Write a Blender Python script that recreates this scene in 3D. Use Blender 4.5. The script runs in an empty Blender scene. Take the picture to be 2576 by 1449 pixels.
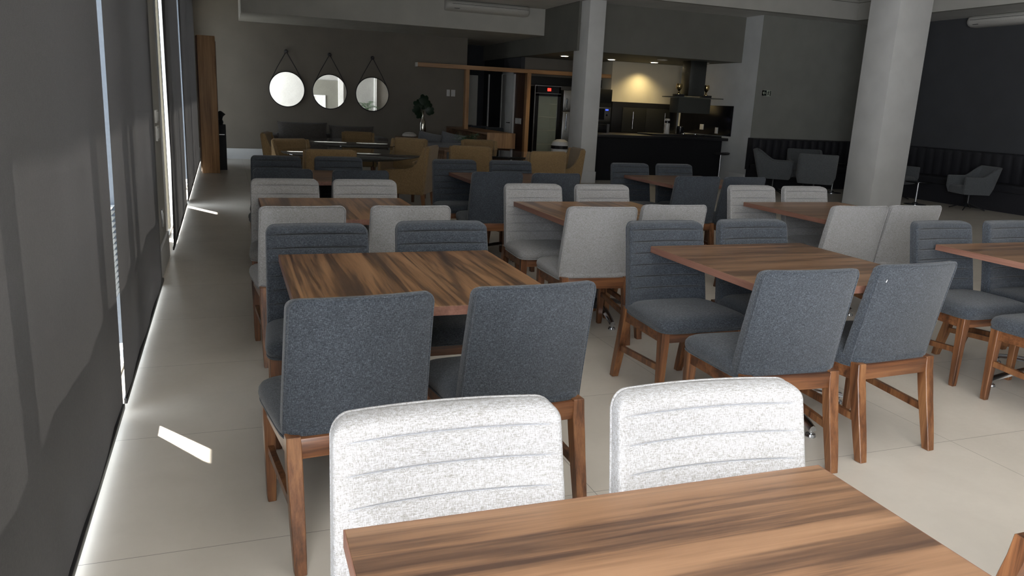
import bpy, bmesh, math, random
from mathutils import Vector, Matrix
random.seed(7)
PI = math.pi
S = bpy.context.scene
COL = S.collection

# ------------------------------------------------------------------ camera
cd = bpy.data.cameras.new('camera')
cam = bpy.data.objects.new('camera', cd)
COL.objects.link(cam)
cd.sensor_width = 36.0
cd.lens = 1940.95 / 2576 * 36.0
cd.clip_start = 0.05
YAW, PITCH, ROLL = 0.36148, 0.23458, 0.04708
f = Vector((math.sin(YAW) * math.cos(PITCH), math.cos(YAW) * math.cos(PITCH), -math.sin(PITCH)))
r0 = Vector((math.cos(YAW), -math.sin(YAW), 0)); u0 = r0.cross(f)
rr = math.cos(ROLL) * r0 + math.sin(ROLL) * u0
uu = -math.sin(ROLL) * r0 + math.cos(ROLL) * u0
M = Matrix((rr, uu, -f)).transposed().to_4x4()
M.translation = Vector((0, 0, 1.45))
cam.matrix_world = M
S.camera = cam

# ------------------------------------------------------------------ colour management, sky, sun
S.view_settings.view_transform = 'Standard'
S.view_settings.look = 'None'
S.view_settings.exposure = 0.0
S.view_settings.gamma = 1.0
S.view_settings.use_curve_mapping = False
W = bpy.data.worlds.new('sky'); S.world = W; W.use_nodes = True
bg = W.node_tree.nodes['Background']
bg.inputs[0].default_value = (0.80, 0.90, 1.0, 1)
bg.inputs[1].default_value = 5.0

def light(name, kind, loc, rot=(0, 0, 0), **kw):
    d = bpy.data.lights.new(name, kind)
    o = bpy.data.objects.new(name, d); COL.objects.link(o)
    o.location = loc; o.rotation_euler = rot
    for k, v in kw.items(): setattr(d, k, v)
    return o

sun = light('sun', 'SUN', (-5, 10, 12), energy=28.0, angle=0.009, color=(1.0, 0.95, 0.86))
sd = Vector((0.5 * 0.5, -0.866 * 0.5, -0.866))     # travelling direction, 60 degrees high
sun.rotation_euler = sd.to_track_quat('-Z', 'Y').to_euler()
# daylight through the open glazing beside and behind the photographer
light('daylight_side', 'AREA', (-0.75, -1.9, 1.45), (0, -PI / 2 - 0.45, 0), energy=1230, shape='RECTANGLE', size=2.7, size_y=4.4, color=(0.95, 0.97, 1.0))

# ------------------------------------------------------------------ materials
def sin2lin(c):
    return tuple(((v / 255) / 12.92 if v / 255 <= 0.04045 else ((v / 255 + 0.055) / 1.055) ** 2.4) for v in c)

class Mat:
    def __init__(s, name, col, rough=0.6, metal=0.0, spec=0.5):
        s.m = bpy.data.materials.new(name); s.m.use_nodes = True
        s.nt = s.m.node_tree; s.N = s.nt.nodes; s.L = s.nt.links
        s.b = s.N['Principled BSDF']
        s.b.inputs['Base Color'].default_value = (*col, 1)
        s.b.inputs['Roughness'].default_value = rough
        s.b.inputs['Metallic'].default_value = metal
        s.b.inputs['Specular IOR Level'].default_value = spec
        s.tc = s.N.new('ShaderNodeTexCoord')
    def node(s, t, **kw):
        n = s.N.new('ShaderNode' + t)
        for k, v in kw.items():
            if k in n.inputs: n.inputs[k].default_value = v
            else: setattr(n, k, v)
        return n
    def mapping(s, scale, rot=(0, 0, 0), src='Object', loc=(0, 0, 0)):
        m = s.N.new('ShaderNodeMapping')
        m.inputs['Scale'].default_value = scale; m.inputs['Rotation'].default_value = rot; m.inputs['Location'].default_value = loc
        s.L.new(s.tc.outputs[src], m.inputs[0]); return m.outputs[0]
    def noise(s, vec, scale=5.0, detail=3.0, rough=0.5, dist=0.0):
        n = s.N.new('ShaderNodeTexNoise')
        n.inputs['Scale'].default_value = scale; n.inputs['Detail'].default_value = detail
        n.inputs['Roughness'].default_value = rough; n.inputs['Distortion'].default_value = dist
        s.L.new(vec, n.inputs['Vector']); return n.outputs[0]
    def ramp(s, fac, stops):
        r = s.N.new('ShaderNodeValToRGB'); e = r.color_ramp.elements
        while len(e) < len(stops): e.new(0.5)
        for i, (p, c) in enumerate(stops):
            e[i].position = p; e[i].color = (*c, 1)
        s.L.new(fac, r.inputs[0]); return r.outputs[0]
    def mathn(s, op, a, b):
        n = s.N.new('ShaderNodeMath'); n.operation = op
        for i, v in enumerate((a, b)):
            if isinstance(v, (int, float)): n.inputs[i].default_value = v
            else: s.L.new(v, n.inputs[i])
        return n.outputs[0]
    def mix(s, fac, a, b, mode='MIX'):
        n = s.N.new('ShaderNodeMix'); n.data_type = 'RGBA'; n.blend_type = mode
        for i, v in ((0, fac), (6, a), (7, b)):
            if isinstance(v, (int, float)): n.inputs[i].default_value = v
            elif isinstance(v, tuple): n.inputs[i].default_value = (*v, 1)
            else: s.L.new(v, n.inputs[i])
        return n.outputs[2]
    def base(s, c): s.L.new(c, s.b.inputs['Base Color'])
    def bump(s, h, strength=0.3, dist=0.001):
        n = s.N.new('ShaderNodeBump'); n.inputs['Strength'].default_value = strength; n.inputs['Distance'].default_value = dist
        s.L.new(h, n.inputs['Height']); s.L.new(n.outputs[0], s.b.inputs['Normal'])

def paint(name, col, rough=0.75, var=0.06, spec=0.3):
    m = Mat(name, col, rough, spec=spec)
    n = m.noise(m.mapping((1, 1, 1)), 2.5, 4)
    a = tuple(v * (1 - var) for v in col); b = tuple(min(1, v * (1 + var)) for v in col)
    m.base(m.ramp(n, [(0.3, a), (0.7, b)]))
    m.bump(m.noise(m.mapping((1, 1, 1)), 180, 2), 0.12, 0.0006)
    return m.m

def fabric(name, dark, mid, lite, thread=330.0, slub=1.0, bump=0.5):
    """woven melange: warp and weft threads whose colour drifts along each thread"""
    m = Mat(name, mid, 0.92, spec=0.15)
    oi = m.N.new('ShaderNodeObjectInfo')
    add = m.N.new('ShaderNodeVectorMath'); add.operation = 'ADD'
    m.L.new(m.tc.outputs['Object'], add.inputs[0])
    sc = m.N.new('ShaderNodeVectorMath'); sc.operation = 'SCALE'; sc.inputs[0].default_value = (3.1, 2.3, 1.7)
    m.L.new(oi.outputs['Random'], sc.inputs['Scale']); m.L.new(sc.outputs[0], add.inputs[1])
    def mp(scale):
        q = m.N.new('ShaderNodeMapping'); q.inputs['Scale'].default_value = scale
        m.L.new(add.outputs[0], q.inputs[0]); return q.outputs[0]
    t = thread
    warp = m.noise(mp((t, t * 0.5, t * 0.13)), 1.0, 2, 0.6)      # long in z
    weft = m.noise(mp((t * 0.13, t * 0.16, t)), 1.0, 2, 0.6)     # long in x
    knot = m.noise(mp((t * 0.8, t * 0.8, t * 0.8)), 1.0, 1, 0.5)
    big = m.noise(mp((14, 14, 14)), 1.0, 2, 0.5)
    h = m.mathn('ADD', m.mathn('MULTIPLY', warp, 0.42), m.mathn('MULTIPLY', weft, 0.42))
    h = m.mathn('ADD', h, m.mathn('MULTIPLY', knot, 0.22))
    h2 = m.mathn('ADD', h, m.mathn('MULTIPLY', m.mathn('SUBTRACT', big, 0.5), 0.04))
    m.base(m.ramp(h2, [(0.40, dark), (0.53, mid), (0.66, lite)]))
    m.bump(h, bump, 0.0015)
    m.b.inputs['Sheen Weight'].default_value = 0.15
    m.b.inputs['Sheen Roughness'].default_value = 0.6
    return m.m

def wood(name, base, dark, lite, axis='x', scale=1.0, rough=0.38, streak=0.5, swirl=0.6, coat=0.0, spec=0.5, lines=0.0):
    m = Mat(name, base, rough, spec=spec)
    oi = m.N.new('ShaderNodeObjectInfo')
    add = m.N.new('ShaderNodeVectorMath'); add.operation = 'ADD'
    m.L.new(m.tc.outputs['Object'], add.inputs[0])
    sc = m.N.new('ShaderNodeVectorMath'); sc.operation = 'SCALE'; sc.inputs[0].default_value = (5.3, 7.1, 3.3)
    m.L.new(oi.outputs['Random'], sc.inputs['Scale']); m.L.new(sc.outputs[0], add.inputs[1])
    def mp(al, ac):
        q = m.N.new('ShaderNodeMapping')
        v = {'x': (al, ac, ac), 'y': (ac, al, ac), 'z': (ac, ac, al)}[axis]
        q.inputs['Scale'].default_value = tuple(k * scale for k in v)
        m.L.new(add.outputs[0], q.inputs[0]); return q.outputs[0]
    a = m.noise(mp(0.55, 7), 1.0, 4, 0.60, swirl)
    b = m.noise(mp(1.1, 38), 1.0, 3, 0.6, swirl * 0.5)
    c = m.noise(mp(7, 220), 1.0, 2, 0.6, 0.0)
    v = m.mathn('ADD', m.mathn('MULTIPLY', a, 0.62), m.mathn('MULTIPLY', b, 0.30))
    v = m.mathn('ADD', v, m.mathn('MULTIPLY', c, 0.10))
    col = m.ramp(v, [(0.385, dark), (0.40 + 0.10 * streak, tuple((x + y) / 2 for x, y in zip(base, dark))), (0.50, base), (0.62, lite)])
    if lines:
        st = m.noise(mp(0.38, 17), 1.0, 3, 0.55, swirl * 0.35)
        fac = m.ramp(st, [(0.40, (lines,) * 3), (0.475, (0, 0, 0))])
        br = m.noise(mp(3.0, 60), 1.0, 2, 0.6)
        fac = m.mathn('MULTIPLY', fac, m.ramp(br, [(0.30, (0.35,) * 3), (0.60, (1, 1, 1))]))
        col = m.mix(fac, col, dark)
    m.base(col)
    m.bump(c, 0.15, 0.0004)
    if coat: m.b.inputs['Coat Weight'].default_value = coat; m.b.inputs['Coat Roughness'].default_value = 0.25
    return m.m

def plain(name, col, rough=0.5, metal=0.0, spec=0.5, bumpy=0.0, bscale=60, **kw):
    m = Mat(name, col, rough, metal, spec)
    n = m.noise(m.mapping((1, 1, 1)), bscale, 3)
    m.base(m.ramp(n, [(0.3, tuple(v * 0.94 for v in col)), (0.7, tuple(min(1, v * 1.05) for v in col))]))
    if bumpy: m.bump(n, bumpy, 0.001)
    for k, v in kw.items():
        m.b.inputs[k].default_value = v
    return m.m

def emissive(name, col, strength):
    m = Mat(name, col, 0.5)
    m.b.inputs['Emission Color'].default_value = (*col, 1); m.b.inputs['Emission Strength'].default_value = strength
    return m.m

def glassy(name, col=(0.8, 0.9, 0.88), rough=0.03, alpha=0.25):
    m = Mat(name, col, rough, spec=0.6)
    m.b.inputs['Alpha'].default_value = alpha
    return m.m

def floor_mat():
    m = Mat('porcelain_floor', (0.3, 0.28, 0.25), 0.36, spec=0.4)
    q = m.mapping((1 / 0.93, 1 / 0.93, 1), loc=(-1.30 / 0.93, -2.43 / 0.93, 0))
    sep = m.N.new('ShaderNodeSeparateXYZ'); m.L.new(q, sep.inputs[0])
    def line(o):
        fr = m.mathn('FRACT', o, 0)
        d = m.mathn('ABSOLUTE', m.mathn('SUBTRACT', fr, 0.5), 0)
        return m.mathn('GREATER_THAN', d, 0.5 - 0.0016)
    ln = m.mathn('MAXIMUM', line(sep.outputs[0]), line(sep.outputs[1]))
    v = m.N.new('ShaderNodeTexVoronoi'); v.inputs['Scale'].default_value = 1.0
    fl = m.N.new('ShaderNodeVectorMath'); fl.operation = 'FLOOR'; m.L.new(q, fl.inputs[0])
    wn = m.N.new('ShaderNodeTexWhiteNoise'); m.L.new(fl.outputs[0], wn.inputs[0])
    n = m.noise(m.mapping((1, 1, 1)), 2.2, 6, 0.6, 0.4)
    n2 = m.noise(m.mapping((1, 1, 1)), 40, 3, 0.6)
    c = m.ramp(n, [(0.3, (0.52, 0.475, 0.415)), (0.7, (0.60, 0.55, 0.485))])
    c = m.mix(m.mathn('MULTIPLY', wn.outputs[0], 0.10), c, (0.30, 0.28, 0.25))
    c = m.mix(m.mathn('MULTIPLY', n2, 0.12), c, (0.58, 0.54, 0.48))
    c = m.mix(m.mathn('MULTIPLY', ln, 0.75), c, (0.13, 0.12, 0.10))
    m.base(c)
    m.L.new(m.ramp(n2, [(0.3, (0.30,) * 3), (0.7, (0.42,) * 3)]), m.b.inputs['Roughness'])
    m.bump(m.mathn('SUBTRACT', n, m.mathn('MULTIPLY', ln, 1.0)), 0.12, 0.002)
    return m.m

MT = dict(
    floor=floor_mat(),
    taupe=paint('taupe_wall_paint', (0.195, 0.175, 0.147)),
    white=paint('white_wall_paint', (0.44, 0.43, 0.395)),
    backpaint=paint('greige_wall_paint', (0.31, 0.305, 0.295)),
    taupe2=paint('light_taupe_wall_paint', (0.20, 0.185, 0.165)),
    signwall=paint('mid_grey_wall_paint', (0.225, 0.225, 0.205)),
    coolwhite=paint('pale_grey_wall_paint', (0.52, 0.53, 0.53)),
    pillar=paint('pillar_paint', (0.62, 0.615, 0.60)),
    ceil=paint('ceiling_paint', (0.66, 0.65, 0.62)),
    grey=paint('grey_green_wall_paint', (0.150, 0.147, 0.128)),
    slate=paint('dark_grey_wall_paint', (0.055, 0.057, 0.062)),
    night=paint('near_black_paint', (0.022, 0.024, 0.028)),
    cream=paint('cream_kitchen_paint', (0.55, 0.50, 0.39)),
    base_white=paint('white_baseboard', (0.60, 0.60, 0.60), 0.45),
    blind=fabric('charcoal_blind_fabric', (0.038, 0.035, 0.035), (0.051, 0.047, 0.047), (0.065, 0.060, 0.059), 500, bump=0.15),
    dark_fab=fabric('charcoal_woven_fabric', (0.008, 0.0105, 0.014), (0.028, 0.0335, 0.042), (0.092, 0.104, 0.122), 820),
    light_fab=fabric('light_grey_woven_fabric', (0.140, 0.130, 0.120), (0.232, 0.227, 0.225), (0.325, 0.325, 0.338), 700),
    mustard=fabric('mustard_fabric', (0.13, 0.082, 0.035), (0.20, 0.130, 0.060), (0.27, 0.18, 0.09), 400, bump=0.3),
    sofa=fabric('grey_sofa_fabric', (0.055, 0.050, 0.046), (0.095, 0.086, 0.080), (0.13, 0.12, 0.112), 300, bump=0.3),
    sofa_b=fabric('blue_grey_sofa_fabric', (0.10, 0.105, 0.115), (0.15, 0.155, 0.17), (0.20, 0.205, 0.22), 300, bump=0.3),
    shell=fabric('grey_armchair_fabric', (0.055, 0.06, 0.065), (0.082, 0.088, 0.094), (0.11, 0.116, 0.122), 300, bump=0.3),
    bench=plain('black_leatherette', (0.020, 0.020, 0.024), 0.42, bumpy=0.1),
    table_x=wood('walnut_top_long_grain', (0.175, 0.093, 0.049), (0.052, 0.027, 0.017), (0.240, 0.134, 0.073), 'x', 1.25, 0.36, 0.5, 0.7, lines=0.7),
    table_y=wood('walnut_top_cross_grain', (0.205, 0.103, 0.046), (0.042, 0.021, 0.012), (0.31, 0.165, 0.078), 'y', 1.0, 0.34, 0.6, 1.8, lines=0.9),
    table_edge=wood('walnut_edge_band', (0.185, 0.088, 0.062), (0.125, 0.056, 0.040), (0.225, 0.115, 0.083), 'y', 2.0, 0.45, 0.5, 0.1),
    leg=wood('stained_leg_wood', (0.135, 0.053, 0.021), (0.042, 0.016, 0.007), (0.23, 0.105, 0.043), 'z', 2.0, 0.34, 0.5, 0.4),
    leg_rail=wood('stained_rail_wood', (0.120, 0.045, 0.018), (0.040, 0.015, 0.007), (0.20, 0.085, 0.034), 'x', 2.0, 0.34, 0.5, 0.3),
    thread_light=plain('pale_blue_thread', (0.19, 0.195, 0.21), 0.9),
    seam_shade_dark=plain('black_seam_shade', (0.006, 0.007, 0.009), 0.9),  # near-black colour standing in for shade inside the seam grooves
    oak=wood('honey_wood', (0.34, 0.185, 0.085), (0.17, 0.085, 0.040), (0.46, 0.27, 0.13), 'z', 1.2, 0.5, 0.4, 0.6),
    oak_x=wood('honey_wood_beam', (0.34, 0.185, 0.085), (0.19, 0.095, 0.045), (0.44, 0.25, 0.12), 'x', 1.2, 0.5, 0.4, 0.6),
    oak_y=wood('console_wood', (0.20, 0.11, 0.060), (0.10, 0.055, 0.032), (0.29, 0.17, 0.095), 'y', 1.2, 0.5, 0.4, 0.6),
    brownwood=wood('brown_wood_panel', (0.085, 0.042, 0.024), (0.045, 0.022, 0.013), (0.12, 0.062, 0.036), 'z', 1.2, 0.5, 0.4, 0.4),
    steel=plain('brushed_steel', (0.42, 0.43, 0.44), 0.30, 1.0),
    hoodsteel=plain('dark_brushed_steel', (0.13, 0.135, 0.13), 0.38, 1.0),
    chrome=plain('polished_aluminium', (0.62, 0.64, 0.67), 0.18, 1.0),
    blackmetal=plain('black_powder_metal', (0.012, 0.012, 0.014), 0.4),
    black=plain('black_gloss', (0.008, 0.008, 0.010), 0.18),
    blackmat=plain('black_stone', (0.010, 0.010, 0.012), 0.30, bumpy=0.05),
    barfront=plain('bar_front_laminate', (0.009, 0.0095, 0.011), 0.6, 0.0, 0.2, bumpy=0.1),
    dkcab=plain('dark_grey_laminate', (0.022, 0.022, 0.020), 0.5, 0.0, 0.25),
    hoodgrey=plain('grey_laminate', (0.05, 0.052, 0.046), 0.45, 0.0, 0.3),
    brass=plain('polished_brass', (0.72, 0.53, 0.25), 0.16, 1.0),
    plastic=plain('white_plastic', (0.62, 0.62, 0.61), 0.4),
    acplastic=plain('cream_plastic', (0.50, 0.49, 0.46), 0.45),
    slot=plain('dark_slot', (0.02, 0.02, 0.02), 0.6),
    mirror=plain('silver_mirror', (0.90, 0.92, 0.90), 0.0, 1.0),
    tabletopglass=plain('dark_glass_top', (0.022, 0.025, 0.026), 0.04, 0.0, 0.9),
    leaf=plain('dark_green_leaf', (0.015, 0.045, 0.020), 0.35, bumpy=0.2, bscale=30),
    leaf2=plain('mid_green_leaf', (0.045, 0.10, 0.040), 0.4, bumpy=0.2, bscale=30),
    silver=plain('silvered_glass', (0.55, 0.53, 0.46), 0.12, 1.0),
    ceramic=plain('pale_ceramic', (0.55, 0.53, 0.50), 0.3),
    aluframe=plain('window_frame_paint', (0.55, 0.55, 0.54), 0.4),
    framegrey=plain('grey_mullion_paint', (0.10, 0.12, 0.15), 0.35),
    framewarm=plain('cream_mullion_paint', (0.16, 0.14, 0.10), 0.4),
    glass=glassy('window_glass', (0.9, 0.95, 0.95), 0.0, 0.06),
    coolglass=glassy('cooler_glass', (0.30, 0.36, 0.34), 0.05, 0.35),
    hoodglass=glassy('smoked_glass', (0.10, 0.11, 0.10), 0.08, 0.8),
    coolin=plain('cooler_interior', (0.55, 0.60, 0.58), 0.5),
    signblack=plain('sign_black', (0.008, 0.014, 0.012), 0.5),
    signwhite=plain('sign_photoluminescent', (0.40, 0.44, 0.36), 0.6),
    red=emissive('red_led', (1.0, 0.03, 0.02), 3.0),
    blue=emissive('blue_led', (0.05, 0.10, 1.0), 2.0),
    warm=emissive('lamp_diffuser', (1.0, 0.80, 0.50), 14.0),
    outside=plain('pale_paving', (0.55, 0.55, 0.53), 0.8),
)

# ------------------------------------------------------------------ mesh helpers
def nb(): return bmesh.new()

def add_box(bm, x0, x1, y0, y1, z0, z1, bev=0.0, seg=2, mat=None):
    t = bmesh.new()
    bmesh.ops.create_cube(t, size=1.0)
    for v in t.verts:
        v.co = Vector(((x0 + x1) / 2 + v.co.x * (x1 - x0), (y0 + y1) / 2 + v.co.y * (y1 - y0), (z0 + z1) / 2 + v.co.z * (z1 - z0)))
    if bev: bmesh.ops.bevel(t, geom=t.edges[:], offset=bev, segments=seg, profile=0.5, affect='EDGES')
    if mat: t.transform(mat)
    merge(bm, t); return bm

def merge(bm, t):
    me = bpy.data.meshes.new('tmp'); t.to_mesh(me); t.free()
    bm.from_mesh(me); bpy.data.meshes.remove(me)

def loft(bm, rings, closed=True, caps=True):
    """rings: lists of points, same count"""
    vs = [[bm.verts.new(p) for p in r] for r in rings]
    n = len(rings[0])
    for a, b in zip(vs, vs[1:]):
        for i in range(n if closed else n - 1):
            j = (i + 1) % n
            bm.faces.new((a[i], a[j], b[j], b[i]))
    if caps and closed:
        bm.faces.new(vs[0][::-1]); bm.faces.new(vs[-1])
    return bm

def tube(bm, pts, r, n=8, cyclic=False):
    P = [Vector(p) for p in pts]; rings = []
    m = len(P)
    up = None
    for i, p in enumerate(P):
        if cyclic: d = (P[(i + 1) % m] - P[i - 1])
        else: d = P[min(i + 1, m - 1)] - P[max(i - 1, 0)]
        d.normalize()
        if up is None:
            up = d.orthogonal().normalized()
        else:
            up = (up - d * up.dot(d))
            up = up.normalized() if up.length > 1e-6 else d.orthogonal().normalized()
        s = d.cross(up)
        rad = r[i] if isinstance(r, (list, tuple)) else r
        rings.append([p + (up * math.cos(2 * PI * k / n) + s * math.sin(2 * PI * k / n)) * rad for k in range(n)])
    if cyclic:
        rings.append(rings[0]); return loft(bm, rings, caps=False)
    return loft(bm, rings)

def lathe(bm, prof, c=(0, 0, 0), n=24, axis='z'):
    rings = []
    for r, h in prof:
        ring = []
        for k in range(n):
            a = 2 * PI * k / n; x, y = math.cos(a) * max(r, 1e-4), math.sin(a) * max(r, 1e-4)
            p = {'z': (x, y, h), 'y': (x, -h, y), 'x': (h, x, y)}[axis]
            ring.append(Vector(c) + Vector(p))
        rings.append(ring)
    return loft(bm, rings)

def prism(bm, poly, a, b, axis='x'):
    """extrude a 2-D polygon between a and b along an axis"""
    def P(u, v, w): return {'x': (w, u, v), 'y': (u, w, v), 'z': (u, v, w)}[axis]
    return loft(bm, [[P(u, v, a) for u, v in poly], [P(u, v, b) for u, v in poly]])

def sring(hx, hy, p, n, cx=0, cy=0, z=0):
    out = []
    for k in range(n):
        a = 2 * PI * (k + 0.5) / n; c, s = math.cos(a), math.sin(a)
        out.append((cx + hx * math.copysign(abs(c) ** (2 / p), c), cy + hy * math.copysign(abs(s) ** (2 / p), s), z))
    return out

def rrect(hx, hy, rc, nx=16, nc=5):
    """rounded rectangle outline with evenly spaced points on the long sides"""
    rc = min(rc, hy * 0.98, hx * 0.98); out = []
    for (cx, cy, a0) in ((hx - rc, hy - rc, 0), (-hx + rc, hy - rc, 90), (-hx + rc, -hy + rc, 180), (hx - rc, -hy + rc, 270)):
        for k in range(nc + 1):
            a = math.radians(a0 + 90 * k / nc); out.append((cx + rc * math.cos(a), cy + rc * math.sin(a), 0))
        if a0 in (0, 180):
            sg = 1 if a0 == 0 else -1
            for k in range(1, nx): out.append((sg * (hx - rc) * (1 - 2 * k / nx), sg * hy, 0))
    return out

def cushion(bm, x0, x1, y0, y1, z0, z1, p=6, n=36, taper=0.0, crown=0.3, rim=0.25):
    """soft box: side profile rounds over top and bottom"""
    cx, cy, hx, hy, h = (x0 + x1) / 2, (y0 + y1) / 2, (x1 - x0) / 2, (y1 - y0) / 2, z1 - z0
    r = min(h * rim * 1.6, hx, hy); rings = []
    K = 5
    for i in range(K + 1):
        a = PI / 2 * i / K
        rings.append(sring(hx - r * (1 - math.sin(a)) * 0.5, hy - r * (1 - math.sin(a)) * 0.5, p, n, cx, cy, z0 + h * rim * (1 - math.cos(a))))
    for i in range(K + 1):
        a = PI / 2 * i / K
        rings.append(sring(hx - r * (1 - math.cos(a)), hy - r * (1 - math.cos(a)), p, n, cx, cy, z1 - h * crown + h * crown * 0.75 * math.sin(a)))
    for q in (0.75, 0.5, 0.25, 0.03):
        rings.append(sring((hx - r) * q, (hy - r) * q, 2 + (p - 2) * q, n, cx, cy, z1 - h * crown * 0.25 * q * q))
    return loft(bm, rings)

def finish(bm, angle=0.6):
    bmesh.ops.recalc_face_normals(bm, faces=bm.faces[:])
    for fc in bm.faces: fc.smooth = True

def obj(name, bm, mat, parent=None, angle=0.6):
    finish(bm)
    me = bpy.data.meshes.new(name); bm.to_mesh(me); bm.free()
    me.set_sharp_from_angle(angle=angle)
    me.materials.append(MT[mat] if isinstance(mat, str) else mat)
    o = bpy.data.objects.new(name, me); COL.objects.link(o)
    if parent: o.parent = parent
    return o

def tag(o, label, cat, group=None, kind=None):
    if label: o['label'] = label
    if cat: o['category'] = cat
    if group: o['group'] = group
    if kind: o['kind'] = kind
    return o

def thing(name, label, cat, loc=(0, 0, 0), rz=0.0, group=None):
    o = bpy.data.objects.new(name, None); COL.objects.link(o)
    o.location = loc; o.rotation_euler = (0, 0, rz)
    return tag(o, label, cat, group)

def struct(name, bm, mat, label=None):
    o = obj(name, bm, mat); o['kind'] = 'structure'
    if label: o['label'] = label
    return o

def dup(root, loc, rz, label, group=None, mats=None):
    """copy a thing with its parts and their sub-parts"""
    r = root.copy(); COL.objects.link(r); r.location = loc; r.rotation_euler = (0, 0, rz)
    r['label'] = label
    if group: r['group'] = group
    for ch in KIDS[root.name]:
        c = ch.copy(); COL.objects.link(c); c.parent = r
        for g in ch.children:
            d = g.copy(); COL.objects.link(d); d.parent = c
    return r
KIDS = {}
def register(root): KIDS[root.name] = list(root.children)

# ------------------------------------------------------------------ the room
ZC = 3.40          # lower ceiling border
XL, XR = -0.50, 13.2
bm = nb(); add_box(bm, -0.64, 13.4, -4.8, 20.4, -0.12, 0.0); struct('floor', bm, 'floor')
bm = nb(); add_box(bm, -6, -0.64, -8, 24, -0.20, -0.06); struct('trim_terrace', bm, 'outside')

# ceiling: lower border around a raised tray
bm = nb()
add_box(bm, -0.64, 13.4, 13.05, 20.4, ZC, ZC + 0.15)
add_box(bm, 12.1, 13.4, -4.8, 13.05, ZC, ZC + 0.15)
add_box(bm, -0.64, 0.3, -4.8, 13.05, ZC, ZC + 0.15)
add_box(bm, 0.3, 12.1, -4.8, -3.6, ZC, ZC + 0.15)
struct('ceiling', bm, 'ceil')
bm = nb(); add_box(bm, 0.2, 12.25, -3.7, 13.2, 3.80, 3.9); struct('ceiling_tray', bm, 'ceil')
bm = nb()
for (a, b, c, d) in ((0.3, 12.1, 13.03, 13.15), (12.08, 12.2, -3.6, 13.15), (0.2, 0.32, -3.6, 13.15), (0.3, 12.1, -3.7, -3.58)):
    add_box(bm, a, b, c, d, ZC - 0.006, 3.80)
# crown moulding steps at the head of the tray
add_box(bm, 0.3, 12.1, 12.97, 13.05, 3.72, 3.80, 0.01); add_box(bm, 12.02, 12.1, -3.6, 12.97, 3.72, 3.80, 0.01)
add_box(bm, 0.3, 12.1, 12.93, 12.97, 3.765, 3.80); add_box(bm, 11.98, 12.02, -3.6, 12.97, 3.765, 3.80)
struct('trim_1', bm, 'white')

# far wall, soffit beam
bm = nb(); add_box(bm, XL - 0.14, 5.42, 18.0, 18.15, 0, ZC); struct('wall_far', bm, 'taupe')
bm = nb(); add_box(bm, 0.40, 6.45, 15.85, 18.0, 2.87, ZC); add_box(bm, 5.42, 6.45, 18.0, 20.0, 2.87, ZC); struct('trim_2', bm, 'white')
bm = nb(); add_box(bm, XL, 5.42, 17.975, 18.0, 0, 0.23, 0.004); struct('baseboard_far', bm, 'base_white')
# grey bulkhead over the kitchen
bm = nb()
add_box(bm, 6.45, 6.60, 14.15, 20.0, 2.50, ZC)
add_box(bm, 6.60, 10.25, 14.15, 14.30, 2.50, ZC)
struct('trim_3', bm, 'grey')
bm = nb(); add_box(bm, 6.60, 10.25, 14.30, 17.4, 2.501, 2.6); struct('ceiling_kitchen', bm, 'grey')
# kitchen side wall and exit-sign wall block
bm = nb(); add_box(bm, 10.25, 10.45, 13.59, 16.7, 0, ZC); struct('wall_kitchen_side', bm, 'coolwhite')
bm = nb(); add_box(bm, 10.45, XR, 13.60, 13.8, 0, ZC); add_box(bm, 10.251, 10.45, 13.586, 13.592, 0, ZC); struct('wall_sign', bm, 'signwall')
bm = nb(); add_box(bm, 10.225, 10.25, 13.62, 14.28, 0, 0.23, 0.004); struct('baseboard_kitchen_side', bm, 'base_white')
bm = nb(); add_box(bm, 8.45, 10.25, 16.5, 16.7, 0, 2.5); add_box(bm, 8.45, 8.6, 16.7, 17.4, 0, 2.5); struct('wall_kitchen', bm, 'cream')
bm = nb(); add_box(bm, 6.601, 8.45, 17.3, 17.45, 0, 2.5); struct('wall_niche', bm, 'taupe')
# passage
bm = nb(); add_box(bm, 6.5, 6.6, 16.95, 18.45, 0, 2.14); struct('wall_passage_wood', bm, 'brownwood')
bm = nb(); add_box(bm, 6.5, 6.6, 17.3, 18.45, 2.14, 2.5); struct('wall_passage_head', bm, 'slate')
bm = nb(); add_box(bm, 6.5, 6.6, 18.45, 20.0, 0, 2.5); struct('wall_passage', bm, 'night')
bm = nb(); add_box(bm, 5.3, 6.6, 20.0, 20.15, 0, ZC); struct('wall_passage_end', bm, 'night')
bm = nb(); add_box(bm, 5.30, 5.42, 18.15, 20.0, 0, 2.87); struct('wall_passage_left', bm, 'night')
# right-hand dark wall and the wall behind the photographer
bm = nb(); add_box(bm, XR, XR + 0.15, -4.6, 13.8, 0, ZC); struct('wall_right', bm, 'slate')
bm = nb()
add_box(bm, XL - 0.14, 13.4, -4.75, -4.6, 0, ZC)
struct('wall_back', bm, 'backpaint')

bm = nb(); add_box(bm, 4.2, 5.5, -4.6, -4.55, 0, 2.15); struct('trim_5', bm, 'grey')
bm = nb(); add_box(bm, 4.25, 4.32, -4.55, -4.50, 0, 1.35); add_box(bm, 4.80, 4.87, -4.55, -4.50, 0, 1.35); add_box(bm, 4.25, 4.87, -4.55, -4.50, 1.35, 1.42); add_box(bm, 4.32, 4.80, -4.55, -4.53, 0, 1.35); struct('door_3', bm, 'base_white')
bm = nb(); add_box(bm, 5.5, 5.75, -4.6, -4.45, 0, ZC); add_box(bm, 7.30, 7.42, -4.6, -4.45, 0, ZC); struct('trim_6', bm, 'pillar')
bm = nb(); add_box(bm, 7.42, 8.8, -4.6, -4.57, 0, ZC); struct('trim_7', bm, 'taupe2')
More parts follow.
